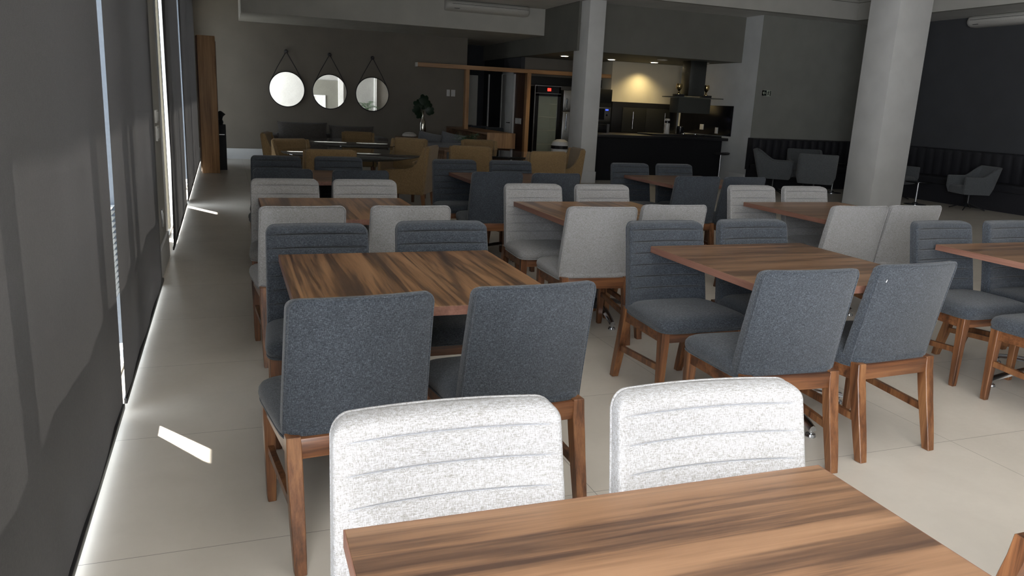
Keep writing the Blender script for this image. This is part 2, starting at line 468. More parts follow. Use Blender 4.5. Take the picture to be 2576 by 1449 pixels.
# window wall on the left: piers between floor-to-ceiling openings
WIN = [(-4.1, 0.3), (0.9, 6.15), (7.35, 10.9), (11.2, 17.3)]
bm = nb(); edges = [-4.75] + [v for w in WIN for v in w] + [18.15]
for i in range(0, len(edges), 2):
    add_box(bm, XL - 0.14, XL, edges[i], edges[i + 1], 0, ZC)
for a, b in WIN: add_box(bm, XL - 0.14, XL, a, b, 3.0, ZC)
struct('wall_left', bm, 'white')
bm = nb(); add_box(bm, XL, XL + 0.02, 6.15, 7.35, 0, 0.22, 0.004); struct('baseboard_left', bm, 'base_white')
bm = nb(); add_box(bm, -1.03, -0.64, -6, 20, 3.2, 3.4); struct('trim_eave_sun_block', bm, 'white')  # unseen overhang, added to cut the sun stripe down to a short patch
for k, (a, b) in enumerate(WIN):
    bm = nb(); n = max(2, round((b - a) / 1.2))
    add_box(bm, XL - 0.10, XL - 0.04, a, b, 0.0, 0.018); add_box(bm, XL - 0.10, XL - 0.04, a, b, 2.94, 3.0)
    for i in range(n + 1):
        y = a + (b - a) * i / n
        y0, y1 = max(a, y - 0.025), min(b, y + 0.025)
        add_box(bm, XL - 0.10, XL - 0.04, y0, y1, 0.018, 2.94)
    w = struct('window_%d' % (k + 1), bm, 'aluframe')
    for y0, y1, mm in {1: ((4.53, 4.60, 'framegrey'),), 2: ((7.36, 8.05, 'aluframe'), (8.36, 8.48, 'framewarm'),), 3: ((13.1, 13.18, 'framegrey'),)}.get(k, ()):  # third window's wide panel is unseen, added to block sun; the others are mullions
        bm = nb(); add_box(bm, XL - 0.11, XL - 0.03, y0, y1, 0.07, 2.94); obj('mullion_or_sun_block', bm, mm, w)
    if k == 1:   # louvred lower lights
        bm = nb(); z = 0.38
        while z < 0.85:
            add_box(bm, XL - 0.092, XL - 0.048, a, b, z, z + 0.003); z += 0.03
        obj('louvre', bm, 'aluframe', w)
    bm = nb(); add_box(bm, XL - 0.072, XL - 0.068, a, b, 0.018, 2.94); obj('pane', bm, 'glass', w)

# roller blinds
def blind(y0, y1, x, zb, label, lean=0.0, lean0=0.0):
    t = thing('roller_blind', label, 'blind', (x, y0, 0), 0, 'roller blinds along the window wall')
    L = y1 - y0
    bm = nb(); nseg = max(4, int(L / 0.25)); rows = 10
    grid = []
    for j in range(rows + 1):
        z = zb + (3.30 - zb) * j / rows
        grid.append([(0.006 * math.sin(1.7 * i + 0.4 * j) * (1 - j / rows) + 0.001, L * i / nseg + lean * z * (i == nseg) + lean0 * z * (i == 0), z) for i in range(nseg + 1)])
    vs = [[bm.verts.new(p) for p in r] for r in grid]
    for a, b in zip(vs, vs[1:]):
        for i in range(nseg): bm.faces.new((a[i], a[i + 1], b[i + 1], b[i]))
    bmesh.ops.solidify(bm, geom=bm.faces[:], thickness=0.0012)
    obj('blind_fabric', bm, 'blind', t)
    bm = nb(); tube(bm, [(0, 0, 3.33), (0, L, 3.33)], 0.03, 12); obj('roller_tube', bm, 'blackmetal', t)
    bm = nb(); add_box(bm, -0.006, 0.008, 0, L, zb - 0.004, zb + 0.022, 0.003); obj('bottom_bar', bm, 'blackmetal', t)
    return t
blind(0.75, 3.615, -0.465, 0.045, 'charcoal roller blind nearest the camera at the left edge', 0.045)
blind(3.70, 6.20, -0.465, 0.035, 'charcoal roller blind just beyond the bright gap, before the white pier', 0.04, 0.085)
blind(7.42, 10.40, -0.455, 0.035, 'charcoal roller blind between the white pier and the narrow bright window strip', 0, 0.30)
blind(10.75, 16.95, -0.455, 0.035, 'farthest wide charcoal roller blind, ending at the tall wooden panel')

# ------------------------------------------------------------------ columns
def column(x0, x1, y0, y1, top, label, base=True):
    t = thing('square_column', label, 'column', ((x0 + x1) / 2, (y0 + y1) / 2, 0))
    hx, hy = (x1 - x0) / 2, (y1 - y0) / 2
    bm = nb(); add_box(bm, -hx, hx, -hy, hy, 0, top, 0.004); obj('shaft', bm, 'pillar', t)
    if base:
        bm = nb(); add_box(bm, -hx - 0.015, hx + 0.015, -hy - 0.015, hy + 0.015, 0, 0.22, 0.003); obj('baseboard', bm, 'base_white', t)
column(10.29, 10.98, 10.20, 10.84, 3.80, 'tall pale square column at the right, in front of the dark bench', False)
column(6.50, 6.835, 13.78, 14.40, ZC, 'slim pale square column with white plinth at the left end of the bar')

# ------------------------------------------------------------------ dining chair
def prof_y(z):      # rear face of the back, local y
    q = (z - 0.42) / 0.45
    return 0.105 - 0.085 * max(0, q) ** 1.15

def chair_back_mesh(dep=0.012, pil=0.004):
    bm = nb(); rings = []; n = 44; z0, z1 = 0.42, 0.872; R = 190; rc = 0.035
    for j in range(R + 1):
        q = j / R
        z = z0 + (z1 - z0) * q
        w = 0.235 - 0.010 * q
        t = 0.060 - 0.012 * q
        d = z1 - z
        if d < rc:
            k = math.sqrt(max(0.0, 1 - (1 - d / rc) ** 2)); w = w - rc * (1 - k)
        if d < 0.022:
            t = t * (0.12 + 0.88 * math.sqrt(max(0, 1 - (1 - d / 0.022) ** 2)))
        if z - z0 < 0.01: t *= 0.85
        yc = prof_y(z) + 0.030 - 0.38 * ((0.060 - 0.012 * q) - t)
        puff = 0.0
        if dep:
            s = (z - 0.472) / 0.060
            if 0.4 < s < 6.3: puff = -dep * math.exp(-((s - round(s)) * 0.060 / 0.0036) ** 2) + pil * (1 - (2 * abs(s - math.floor(s) - 0.5)) ** 2)
        ring = []
        for (x, y, _) in rrect(w, t / 2, 0.013):
            bow = 0.028 * (x / 0.235) ** 2
            yy = y
            if y > 0: yy = y + puff * (1 - (abs(x) / w) ** 8) + 0.004 * (1 - (x / w) ** 2)
            ring.append((x, yc + yy + bow, z))
        rings.append(ring)
    loft(bm, rings); return bm

def back_outline():
    pts = []; z0, z1, rc = 0.422, 0.872, 0.035
    def P(x, z, q):
        x *= 0.985
        return (x, prof_y(z) + 0.0055 + 0.028 * (x / 0.235) ** 2, z)
    N = 14
    for j in range(N + 1):
        z = z0 + (z1 - rc - z0) * j / N; pts.append(P(-(0.235 - 0.010 * (z - z0) / 0.45), z, 0))
    for k in range(1, 6):
        a = PI / 2 * k / 6; pts.append(P(-(0.225 - rc + rc * math.cos(a)), z1 - rc + rc * math.sin(a) - 0.002, 0))
    for k in range(13):
        x = -0.19 + 0.38 * k / 12; pts.append(P(x, z1 - 0.002, 0))
    for k in range(5, 0, -1):
        a = PI / 2 * k / 6; pts.append(P(0.225 - rc + rc * math.cos(a), z1 - rc + rc * math.sin(a) - 0.002, 0))
    for j in range(N, -1, -1):
        z = z0 + (z1 - rc - z0) * j / N; pts.append(P(0.235 - 0.010 * (z - z0) / 0.45, z, 0))
    for k in range(1, 12):
        x = 0.235 - 0.47 * k / 12; pts.append(P(x, z0, 0))
    return pts

def make_chair(label, fab):
    t = thing('dining_chair', label, 'chair')
    lt = fab == 'light_fab'
    br = obj('backrest', chair_back_mesh(0.0055, 0.0012) if lt else chair_back_mesh(), fab, t, 1.2)
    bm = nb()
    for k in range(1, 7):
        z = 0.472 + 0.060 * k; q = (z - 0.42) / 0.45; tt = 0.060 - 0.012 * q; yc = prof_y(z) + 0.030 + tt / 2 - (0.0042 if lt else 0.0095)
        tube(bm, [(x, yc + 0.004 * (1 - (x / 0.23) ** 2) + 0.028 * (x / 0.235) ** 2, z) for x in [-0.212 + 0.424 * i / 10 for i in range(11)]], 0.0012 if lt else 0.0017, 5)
    obj('seam_stitch_shade', bm, 'thread_light' if lt else 'seam_shade_dark', br)  # dark chairs: groove shade painted as black lines; light chairs: pale thread
    bm = nb(); tube(bm, back_outline(), 0.0040, 6, True); obj('piping', bm, fab, t, 1.5)
    # seat: trapezoid, crowned
    bm = nb(); rings = []; n = 40
    z0, z1 = 0.402, 0.480
    for (z, s) in ((z0, -0.002), (z0 + 0.010, 0.006), (z0 + 0.025, 0.010), (z0 + 0.042, 0.008), (z0 + 0.056, 0.0), (z0 + 0.066, -0.014), (z0 + 0.073, -0.035), (z0 + 0.078, -0.08), (z0 + 0.080, -0.15), (z0 + 0.080, -0.21)):
        ring = []
        for (x, y, _) in sring(0.245 + s, 0.225 + s, 7 if s > -0.03 else 5, n):
            yy = y + 0.335; k = (yy - 0.11) / 0.45
            ring.append((x * (0.93 + 0.11 * k), yy, z - 0.012 * (1 - min(1, k * 3)) * (z > 0.45)))
        rings.append(ring)
    loft(bm, rings); obj('seat', bm, fab, t, 1.2)
    bm = nb(); lo = []
    for (x, y, _) in sring(0.247, 0.227, 8, 48):
        k = (y + 0.335 - 0.11) / 0.45; lo.append((x * (0.93 + 0.11 * k), y + 0.335, 0.404))
    tube(bm, lo, 0.0045, 6, True); obj('seat_piping', bm, fab, t, 1.5)
    # legs
    for sx in (-1, 1):
        bm = nb(); x = sx * 0.222
        loft(bm, [[(x + a * h + sx * o, 0.515 + b * h + o2, z) for a, b in ((-1, -1), (1, -1), (1, 1), (-1, 1))]
                  for z, h, o, o2 in ((0.0, 0.0145, -0.002, 0.0), (0.02, 0.016, -0.001, 0), (0.25, 0.020, 0, 0), (0.34, 0.0225, 0, 0), (0.402, 0.0225, 0, 0))])
        bmesh.ops.bevel(bm, geom=bm.edges[:], offset=0.0025, segments=1, affect='EDGES'); obj('leg', bm, 'leg', t)
    for sx in (-1, 1):
        bm = nb(); x = sx * 0.207
        loft(bm, [[(x + a * h, y + b * h * 1.05, z) for a, b in ((-1, -1), (1, -1), (1, 1), (-1, 1))]
                  for z, h, y in ((0.0, 0.018, 0.022), (0.06, 0.020, 0.036), (0.14, 0.0215, 0.055), (0.22, 0.0225, 0.075), (0.30, 0.0235, 0.092), (0.36, 0.0235, 0.105), (0.425, 0.0225, 0.112))])
        bmesh.ops.bevel(bm, geom=bm.edges[:], offset=0.0025, segments=1, affect='EDGES'); obj('leg', bm, 'leg', t, 0.5)
    # seat frame: four rails
    bm = nb()
    add_box(bm, -0.19, 0.19, 0.088, 0.112, 0.352, 0.420, 0.003)
    add_box(bm, -0.205, 0.205, 0.505, 0.530, 0.345, 0.402, 0.003)
    for sx in (-1, 1):
        loft(bm, [[(sx * 0.209 + a * 0.012, 0.12, z) for a, z in ((-1, 0.345), (1, 0.345), (1, 0.402), (-1, 0.402))],
                  [(sx * 0.224 + a * 0.012, 0.50, z) for a, z in ((-1, 0.345), (1, 0.345), (1, 0.402), (-1, 0.402))]])
    obj('seat_frame', bm, 'leg_rail', t)
    for sx in (-1, 1):
        bm = nb()
        loft(bm, [[(sx * 0.207 + a * 0.010, 0.062, z) for a, z in ((-1, 0.165), (1, 0.165), (1, 0.195), (-1, 0.195))],
                  [(sx * 0.222 + a * 0.010, 0.50, z) for a, z in ((-1, 0.195), (1, 0.195), (1, 0.225), (-1, 0.225))]])
        obj('stretcher', bm, 'leg', t)
    register(t); return t

PROTO = {}
USED = {}
def chair(fab, x, y, rz, label, group):
    if fab not in PROTO:
        t = make_chair(label, fab); t.location = (x, y, 0); t.rotation_euler = (0, 0, rz); t['group'] = group; PROTO[fab] = t; return t
    return dup(PROTO[fab], (x, y, 0), rz, label, group)

def R(d): return math.radians(d)
DK, LT = 'dark_fab', 'light_fab'
# (fabric, x centre, y of rear feet, faces far (+1) / faces camera (-1), extra turn, label)
CH = [
    (LT, 0.392, 1.415, -1, -1, 'bright light grey chair at the front table, left of the pair'),
    (LT, 0.972, 1.395, -1, -3, 'bright light grey chair at the front table, right of the pair'),
    (LT, 2.118, 1.315, -1, 0, 'light grey chair cut off by the right edge of the photo, lower corner'),
    (DK, 0.382, 2.195, 1, 5, 'charcoal chair with back to camera at nearest full table, left, full rear leg showing'),
    (DK, 0.968, 2.25, 1, 4, 'charcoal chair with back to camera at nearest full table, right of the pair'),
    (DK, 0.388, 3.64, -1, 0, 'charcoal chair facing camera across the nearest full table, window side'),
    (DK, 0.985, 3.69, -1, 0, 'charcoal chair facing camera across the nearest full table, aisle side'),
    (DK, 2.150, 2.31, 1, -3, 'charcoal chair with back to camera at middle table of second row, left one'),
    (DK, 2.765, 2.355, 1, 3, 'charcoal chair with tiny white mark on its back, middle table of second row'),
    (DK, 2.205, 3.635, -1, 0, 'charcoal chair facing camera with ribbed back and seat fully seen, middle table'),
    (DK, 2.785, 3.66, -1, 0, 'charcoal chair facing camera half hidden behind the middle table of second row'),
    (DK, 4.06, 2.29, 1, 0, 'charcoal chair seat cut off by right photo edge, near side of right table'),
    (DK, 4.07, 3.53, -1, 0, 'charcoal chair facing camera at the cut-off right table, left one'),
    (DK, 4.64, 3.51, -1, 0, 'charcoal chair facing camera at the cut-off right table, touching photo edge'),
    (LT, 0.388, 4.15, 1, 2, 'light grey chair with back to camera, window-side table of third row, left'),
    (LT, 0.975, 4.16, 1, 0, 'light grey chair with back to camera, window-side table of third row, right'),
    (LT, 0.388, 5.61, -1, 0, 'light grey chair facing camera, far side of third-row window table, left'),
    (LT, 0.935, 5.61, -1, 0, 'light grey chair facing camera, far side of third-row window table, right'),
    (LT, 2.135, 4.10, 1, -4, 'light grey chair back in the photo middle with seat pointing left, third row'),
    (LT, 2.690, 4.18, 1, -3, 'light grey chair with back to camera, middle table of third row, right'),
    (LT, 2.155, 5.43, -1, 0, 'light grey ribbed chair facing camera, middle table of third row, left'),
    (LT, 2.720, 5.42, -1, 0, 'light grey ribbed chair facing camera, middle table of third row, right'),
    (LT, 4.135, 4.11, 1, -4, 'light grey chair with back to camera below the big column, left of pair'),
    (LT, 4.665, 4.13, 1, -3, 'light grey chair with back to camera below the big column, right of pair'),
    (LT, 4.135, 5.46, -1, 0, 'light grey ribbed chair facing camera, right table of third row, left'),
    (LT, 4.650, 5.42, -1, 0, 'light grey ribbed chair facing camera, right table of third row, right'),
    (DK, 0.432, 6.27, 1, 0, 'charcoal chair back just behind light grey chairs by windows, near left'),
    (DK, 1.035, 6.24, 1, 0, 'charcoal chair back just behind light grey chairs by windows, near right'),
    (DK, 0.458, 7.67, -1, 0, 'charcoal chair on far side of fourth-row window table, left'),
    (DK, 1.035, 7.70, -1, 0, 'charcoal chair on far side of fourth-row window table, right'),
    (DK, 2.205, 6.25, 1, -3, 'charcoal chair with back to camera, middle table of fourth row, left'),
    (DK, 2.750, 6.22, 1, 0, 'charcoal chair with back to camera, middle table of fourth row, right'),
    (DK, 2.180, 7.65, -1, 0, 'charcoal chair facing camera, middle table of fourth row, left'),
    (DK, 2.785, 7.66, -1, 0, 'charcoal chair facing camera, middle table of fourth row, right'),
    (DK, 4.140, 6.12, 1, -4, 'charcoal chair with back to camera, table before the bar, left'),
    (DK, 4.665, 6.11, 1, 0, 'charcoal chair with back to camera, table before the bar, right'),
    (DK, 4.165, 7.63, -1, 0, 'charcoal chair facing camera in front of the bar, left of two'),
    (DK, 4.730, 7.64, -1, 0, 'charcoal chair facing camera in front of the bar, right of two'),
]
for fab, x, y, d, extra, label in CH:
    rz = (0 if d > 0 else PI) + R(extra)
    c = chair(fab, x, y, rz, label, 'light grey dining chairs' if fab == LT else 'charcoal dining chairs')
    if 'tiny white mark' in label:
        bm = nb(); tube(bm, [(-0.184, 0.0595, 0.795), (-0.182, 0.0585, 0.803), (-0.185, 0.058, 0.812)], 0.0028, 6)
        obj('white_mark', bm, 'plastic', c)

# ------------------------------------------------------------------ walnut tables
def make_table(label, topmat):
    t = thing('dining_table', label, 'table', group='walnut dining tables')
    bm = nb(); add_box(bm, -0.485, 0.485, -0.492, 0.492, 0.716, 0.750, 0.0015, 1); obj('tabletop', bm, topmat, t)
    bm = nb()
    add_box(bm, -0.4865, 0.4865, -0.4935, -0.4915, 0.7165, 0.7492); add_box(bm, -0.4865, 0.4865, 0.4915, 0.4935, 0.7165, 0.7492)
    add_box(bm, -0.4865, -0.4845, -0.4915, 0.4915, 0.7165, 0.7492); add_box(bm, 0.4845, 0.4865, -0.4915, 0.4915, 0.7165, 0.7492)
    obj('edge_band', bm, 'table_edge', t)
    bm = nb(); lathe(bm, [(0.035, 0.10), (0.035, 0.70)], n=20); lathe(bm, [(0.07, 0.06), (0.075, 0.09), (0.05, 0.115), (0.038, 0.13)], n=20)
    add_box(bm, -0.22, 0.22, -0.03, 0.03, 0.695, 0.716); add_box(bm, -0.03, 0.03, -0.22, 0.22, 0.695, 0.716)
    obj('pedestal', bm, 'blackmetal', t)
    for k in range(4):
        a = PI / 2 * k + R(-100); c, s = math.cos(a), math.sin(a)
        bm = nb(); rings = []
        for q in range(9):
            u = q / 8; rad = 0.055 + 0.345 * u; z = 0.105 - 0.060 * u ** 1.6; w = 0.030 - 0.010 * u; h = 0.018 - 0.004 * u
            rings.append([(c * rad - s * w * p, s * rad + c * w * p, z + h * e) for p, e in ((-1, -0.6), (-0.6, 0.6), (0, 1), (0.6, 0.6), (1, -0.6), (0, -1))])
        loft(bm, rings); leg = obj('foot', bm, 'chrome', t, 0.9)
        bm = nb(); lathe(bm, [(0.010, 0.012), (0.010, 0.035)], (c * 0.385, s * 0.385, 0), 12); lathe(bm, [(0.024, 0.0), (0.026, 0.006), (0.022, 0.016), (0.010, 0.020)], (c * 0.385, s * 0.385, 0), 16)
        obj('glide', bm, 'chrome', leg)
    register(t); return t
tx = make_table('walnut table in the foreground with long dark streaks, cut by the bottom edge', 'table_x')
tx.location = (0.642, 0.668, 0); tx.rotation_euler = (0, 0, R(-0.8))
ty = make_table('walnut table with swirling diagonal grain, nearest one seen whole', 'table_y')
ty.location = (0.695, 3.015, 0); ty.rotation_euler = (0, 0, R(-0.3))
for proto, x, y, rz, lb in (
    (tx, 2.590, 3.022, 0, 'walnut table with pinkish near-left edge, middle of second row'),
    (tx, 4.45, 2.885, 0, 'walnut table cut off by the right edge of the photo'),
    (ty, 0.695, 5.00, 0, 'walnut table between four light grey chairs beside the windows'),
    (ty, 2.475, 4.815, 0, 'walnut table between four light grey chairs in the photo middle'),
    (tx, 4.48, 4.785, 0, 'walnut table between four light grey chairs below the big column'),
    (tx, 0.765, 7.06, 0, 'dim walnut table between charcoal chairs beside the windows'),
    (tx, 2.60, 7.04, 0, 'dim walnut table between charcoal chairs, middle of fourth row'),
    (tx, 4.57, 7.02, 0, 'dim walnut table between charcoal chairs in front of the bar')):
    dup(proto, (x, y, 0), R(rz), lb)

# ------------------------------------------------------------------ mustard armchairs
def make_mustard(label):
    t = thing('mustard_armchair', label, 'armchair', group='mustard armchairs')
    # origin: centre; faces +y
    bm = nb()
    rings = []
    for j in range(21):
        q = j / 20; z = 0.28 + 0.60 * q; y = -0.215 - 0.075 * q; th = 0.045 - 0.008 * q; w = 0.275 - 0.012 * q
        d = 0.88 - z
        if d < 0.03: w -= 0.03 * (1 - math.sqrt(max(0, 1 - (1 - d / 0.03) ** 2)))
        if d < 0.012: th *= 0.5 + 0.5 * math.sqrt(max(0, 1 - (1 - d / 0.012) ** 2))
        rings.append([(x, y + yy, z) for x, yy, _ in sring(w, th, 6, 32)])
    loft(bm, rings); obj('backrest', bm, 'mustard', t, 1.2)
    for sx in (-1, 1):
        prof = [(-0.25, 0.275), (0.265, 0.275), (0.275, 0.30), (0.275, 0.555), (0.255, 0.580), (0.0, 0.590), (-0.10, 0.602), (-0.165, 0.66), (-0.21, 0.78), (-0.235, 0.868), (-0.272, 0.868), (-0.26, 0.6)]
        bm = nb(); prism(bm, prof, sx * 0.235, sx * 0.285, 'x')
        bmesh.ops.bevel(bm, geom=[e for e in bm.edges if abs(e.verts[0].co.x - e.verts[1].co.x) < 1e-5], offset=0.010, segments=2, affect='EDGES')
        obj('arm', bm, 'mustard', t, 0.9)
    bm = nb(); cushion(bm, -0.235, 0.235, -0.20, 0.27, 0.28, 0.46, 8, 32); obj('seat', bm, 'mustard', t, 1.0)
    for sx, sy in ((-1, -1), (1, -1), (-1, 1), (1, 1)):
        bm = nb(); x, y = sx * 0.245, sy * 0.235; k = -0.03 if sy < 0 else 0.0
        loft(bm, [[(x + a * h, y + b * h + kk, z) for a, b in ((-1, -1), (1, -1), (1, 1), (-1, 1))] for z, h, kk in ((0, 0.016, k), (0.285, 0.024, 0))])
        obj('leg', bm, 'leg', t)
    register(t); return t
def face(dx, dy): return math.atan2(dy, dx) - PI / 2
mus = [
    (1.08, 8.86, face(0, 1), 'mustard armchair with its back to the camera at the nearer glass table'),
    (2.24, 9.84, face(-0.88, 0.47), 'largest mustard armchair, legs visible, right of the glass-topped table'),
    (0.98, 10.95, face(0.45, -0.9), 'mustard armchair showing its inner back at the left end of the glass table'),
    (2.22, 13.75, face(-0.1, -1), 'mustard armchair facing camera in front of the grey sofa'),
    (0.90, 12.75, face(1, -0.25), 'small mustard armchair edge seen beside the sofa arm'),
    (2.46, 11.25, face(-0.55, -0.83), 'brown-lit mustard armchair at the right end of the farther glass table'),
    (3.16, 10.15, face(0.35, 0.94), 'mustard armchair with its back to the camera below the potted plant'),
    (3.84, 9.45, face(-0.12, 1), 'mustard armchair with its back to the camera beside the slim column'),
    (4.42, 10.10, face(-1, 0.10), 'mustard armchair in side view against the slim column'),
    (3.70, 11.35, face(-0.1, -1), 'mustard armchair facing camera behind the one below the plant'),
]
m0 = make_mustard(mus[0][3]); m0.location = (mus[0][0], mus[0][1], 0); m0.rotation_euler = (0, 0, mus[0][2])
for k, (x, y, rz, lb) in enumerate(mus[1:]):
    c = dup(m0, (x, y, 0), rz, lb, 'mustard armchairs')
    if k in (1, 2, 3): c.scale = (1, 1, 0.955)

# ------------------------------------------------------------------ round glass tables
def glass_table(x, y, rx, ry, z, label):
    t = thing('glass_table', label, 'table', (x, y, 0), 0, 'round dark glass tables')
    bm = nb(); n = 64
    def ring(k, zz): return [(rx * k * math.cos(2 * PI * i / n), ry * k * math.sin(2 * PI * i / n), zz) for i in range(n)]
    loft(bm, [ring(0.992, z - 0.012), ring(1, z - 0.008), ring(1, z - 0.003), ring(0.994, z)]); obj('glass_top', bm, 'tabletopglass', t)
    bm = nb(); loft(bm, [ring(0.80, z - 0.045), ring(0.93, z - 0.016), ring(0.93, z - 0.0125)]); obj('under_top', bm, 'dkcab', t)
    bm = nb(); lathe(bm, [(0.30, 0), (0.30, 0.02), (0.10, 0.06), (0.075, 0.35), (0.12, z - 0.045)], n=32); obj('pedestal', bm, 'oak_y', t)
glass_table(1.52, 9.98, 0.86, 0.98, 0.75, 'larger round dark glass table mirroring the bright wall, nearer one')
glass_table(1.88, 12.30, 0.70, 1.10, 0.75, 'round dark glass table in front of the grey sofa, farther one')
glass_table(3.72, 10.55, 0.66, 0.72, 0.75, 'black glass table between mustard armchairs near the slim column')

# ------------------------------------------------------------------ round mirrors
for i, (x, zc, lb) in enumerate(((1.345, 1.525, 'round mirror, leftmost, reflecting plain bright wall'), (2.26, 1.515, 'round mirror in the middle, reflecting a grey wall and doorway'), (3.20, 1.505, 'round mirror, rightmost, reflecting a palm plant'))):
    t = thing('round_mirror', lb, 'mirror', (x, 17.955, zc), 0, 'round mirrors hanging on the far wall')
    r = 0.372
    bm = nb(); lathe(bm, [(r - 0.01, -0.006), (r - 0.01, 0.006)], n=64, axis='y'); obj('mirror_glass', bm, 'mirror', t)
    bm = nb(); tube(bm, [(r * math.cos(2 * PI * k / 64), 0.0, r * math.sin(2 * PI * k / 64)) for k in range(64)], 0.010, 8, True); obj('frame', bm, 'blackmetal', t, 1.5)
    nz = 0.79
    bm = nb()
    ks = 0.345; kz = math.sqrt(r * r - ks * ks * 0.9)
    tube(bm, [(-0.355, -0.010, 0.13), (-0.20, -0.012, 0.44), (0.0, -0.014, nz)], 0.008, 6)
    tube(bm, [(0.355, -0.010, 0.13), (0.20, -0.012, 0.44), (0.0, -0.014, nz)], 0.008, 6); obj('strap', bm, 'blackmetal', t)
    bm = nb(); lathe(bm, [(0.035, -0.04), (0.042, 0.0), (0.038, 0.03), (0.02, 0.045)], (0, 0, nz), 20, 'y'); obj('knob', bm, 'blackmetal', t)

# ------------------------------------------------------------------ sofas
t = thing('grey_sofa', 'long dark grey sofa with two loose back cushions under the mirrors', 'sofa', (2.1, 17.3, 0))
bm = nb(); add_box(bm, -1.25, 1.25, -0.45, 0.45, 0.06, 0.30, 0.03); obj('base', bm, 'sofa', t)
bm = nb(); add_box(bm, -1.02, 1.02, 0.24, 0.46, 0.28, 0.62, 0.04); obj('backrest', bm, 'sofa', t)
for sx in (-1, 1):
    bm = nb(); add_box(bm, min(sx * 1.02, sx * 1.26), max(sx * 1.02, sx * 1.26), -0.46, 0.46, 0.06, 0.60, 0.045, 3); obj('arm', bm, 'sofa', t)
    bm = nb(); add_box(bm, min(sx * 0.01, sx * 1.01), max(sx * 0.01, sx * 1.01), -0.44, 0.22, 0.30, 0.45, 0.04, 3); obj('seat_cushion', bm, 'sofa', t)
def pillow(w, h, d, n=20):
    bm = nb(); 
    for side in (1, -1):
        vs = []
        for j in range(n + 1):
            row = []
            for i in range(n + 1):
                u, v = 2 * i / n - 1, 2 * j / n - 1
                k = max(0, (1 - u ** 4) * (1 - v ** 4)) ** 0.5
                px = u * w / 2 * (1 - 0.05 * (1 - v * v)); pz = v * h / 2 * (1 - 0.07 * (1 - u * u) * (1 if v > 0 else 0.3))
                row.append(bm.verts.new((px, side * d / 2 * k, pz)))
            vs.append(row)
        for a, b in zip(vs, vs[1:]):
            for i in range(n): bm.faces.new((a[i], a[i + 1], b[i + 1], b[i]))
    bmesh.ops.remove_doubles(bm, verts=bm.verts[:], dist=0.0005); return bm
bm = nb()
for sx in (-1, 1):
    for sy in (-1, 1): add_box(bm, sx * 1.15 - 0.03, sx * 1.15 + 0.03, sy * 0.38 - 0.03, sy * 0.38 + 0.03, 0, 0.07)
obj('feet', bm, 'blackmetal', t)
for x, lb, w in ((-0.49, 'left dark grey loose cushion leaning on the sofa back', 1.04), (0.55, 'right dark grey loose cushion leaning on the sofa back', 0.98)):
    c = obj('back_cushion', pillow(w, 0.44, 0.20), 'sofa', None, 1.4); c.location = (2.1 + x, 17.38, 0.645 if x < 0 else 0.60); c.rotation_euler = (R(-14), 0, 0)
    tag(c, lb, 'cushion', 'grey sofa cushions')

t = thing('blue_grey_sofa', 'blue-grey sofa with its back to the camera beside the largest mustard armchair', 'sofa', (3.98, 15.15, 0))
bm = nb(); add_box(bm, -0.66, 0.66, -0.40, 0.42, 0.07, 0.40, 0.03); obj('base', bm, 'sofa_b', t)
bm = nb(); add_box(bm, -0.68, 0.68, -0.44, -0.22, 0.07, 0.64, 0.05, 3); obj('backrest', bm, 'sofa_b', t)
for sx in (-1, 1):
    bm = nb(); add_box(bm, sx * 0.78 - 0.11, sx * 0.78 + 0.11, -0.44, 0.44, 0.07, 0.55, 0.05, 3); obj('arm', bm, 'sofa_b', t)
bm = nb()
for sx in (-1, 1):
    for sy in (-1, 1): add_box(bm, sx * 0.80 - 0.03, sx * 0.80 + 0.03, sy * 0.37 - 0.03, sy * 0.37 + 0.03, 0, 0.08)
obj('feet', bm, 'blackmetal', t)
for x, rz, lb in ((3.80, 8, 'pale blue-grey cushion peeking over the sofa back, nearer the vase'), (4.28, -6, 'pale blue-grey cushion peeking over the sofa back, nearer the plant')):
    c = obj('cushion', pillow(0.50, 0.44, 0.17), 'sofa_b', None, 1.4); c.location = (x, 15.10, 0.61); c.rotation_euler = (R(14), R(10), R(rz))
    tag(c, lb, 'cushion', 'pale cushions on the blue-grey sofa')

# ------------------------------------------------------------------ side tables, vase, plants
t = thing('wood_side_table', 'low wooden side table by the far wall carrying the silver vase', 'table', (3.95, 16.75, 0))
bm = nb(); add_box(bm, -0.42, 0.42, -0.25, 0.25, 0.61, 0.645, 0.004); obj('tabletop', bm, 'oak_y', t)
for sx in (-1, 1):
    for sy in (-1, 1):
        bm = nb(); add_box(bm, sx * 0.38 - 0.025, sx * 0.38 + 0.025, sy * 0.21 - 0.025, sy * 0.21 + 0.025, 0, 0.61, 0.003); obj('leg', bm, 'oak_y', t)
t = thing('bottle_vase', 'silvery bottle-shaped vase holding dark monstera leaves', 'vase', (4.05, 16.62, 0.645))
bm = nb(); lathe(bm, [(0.062, 0), (0.068, 0.02), (0.068, 0.28), (0.055, 0.34), (0.026, 0.40), (0.020, 0.46), (0.021, 0.555), (0.024, 0.56)], n=28); obj('bottle', bm, 'silver', t)
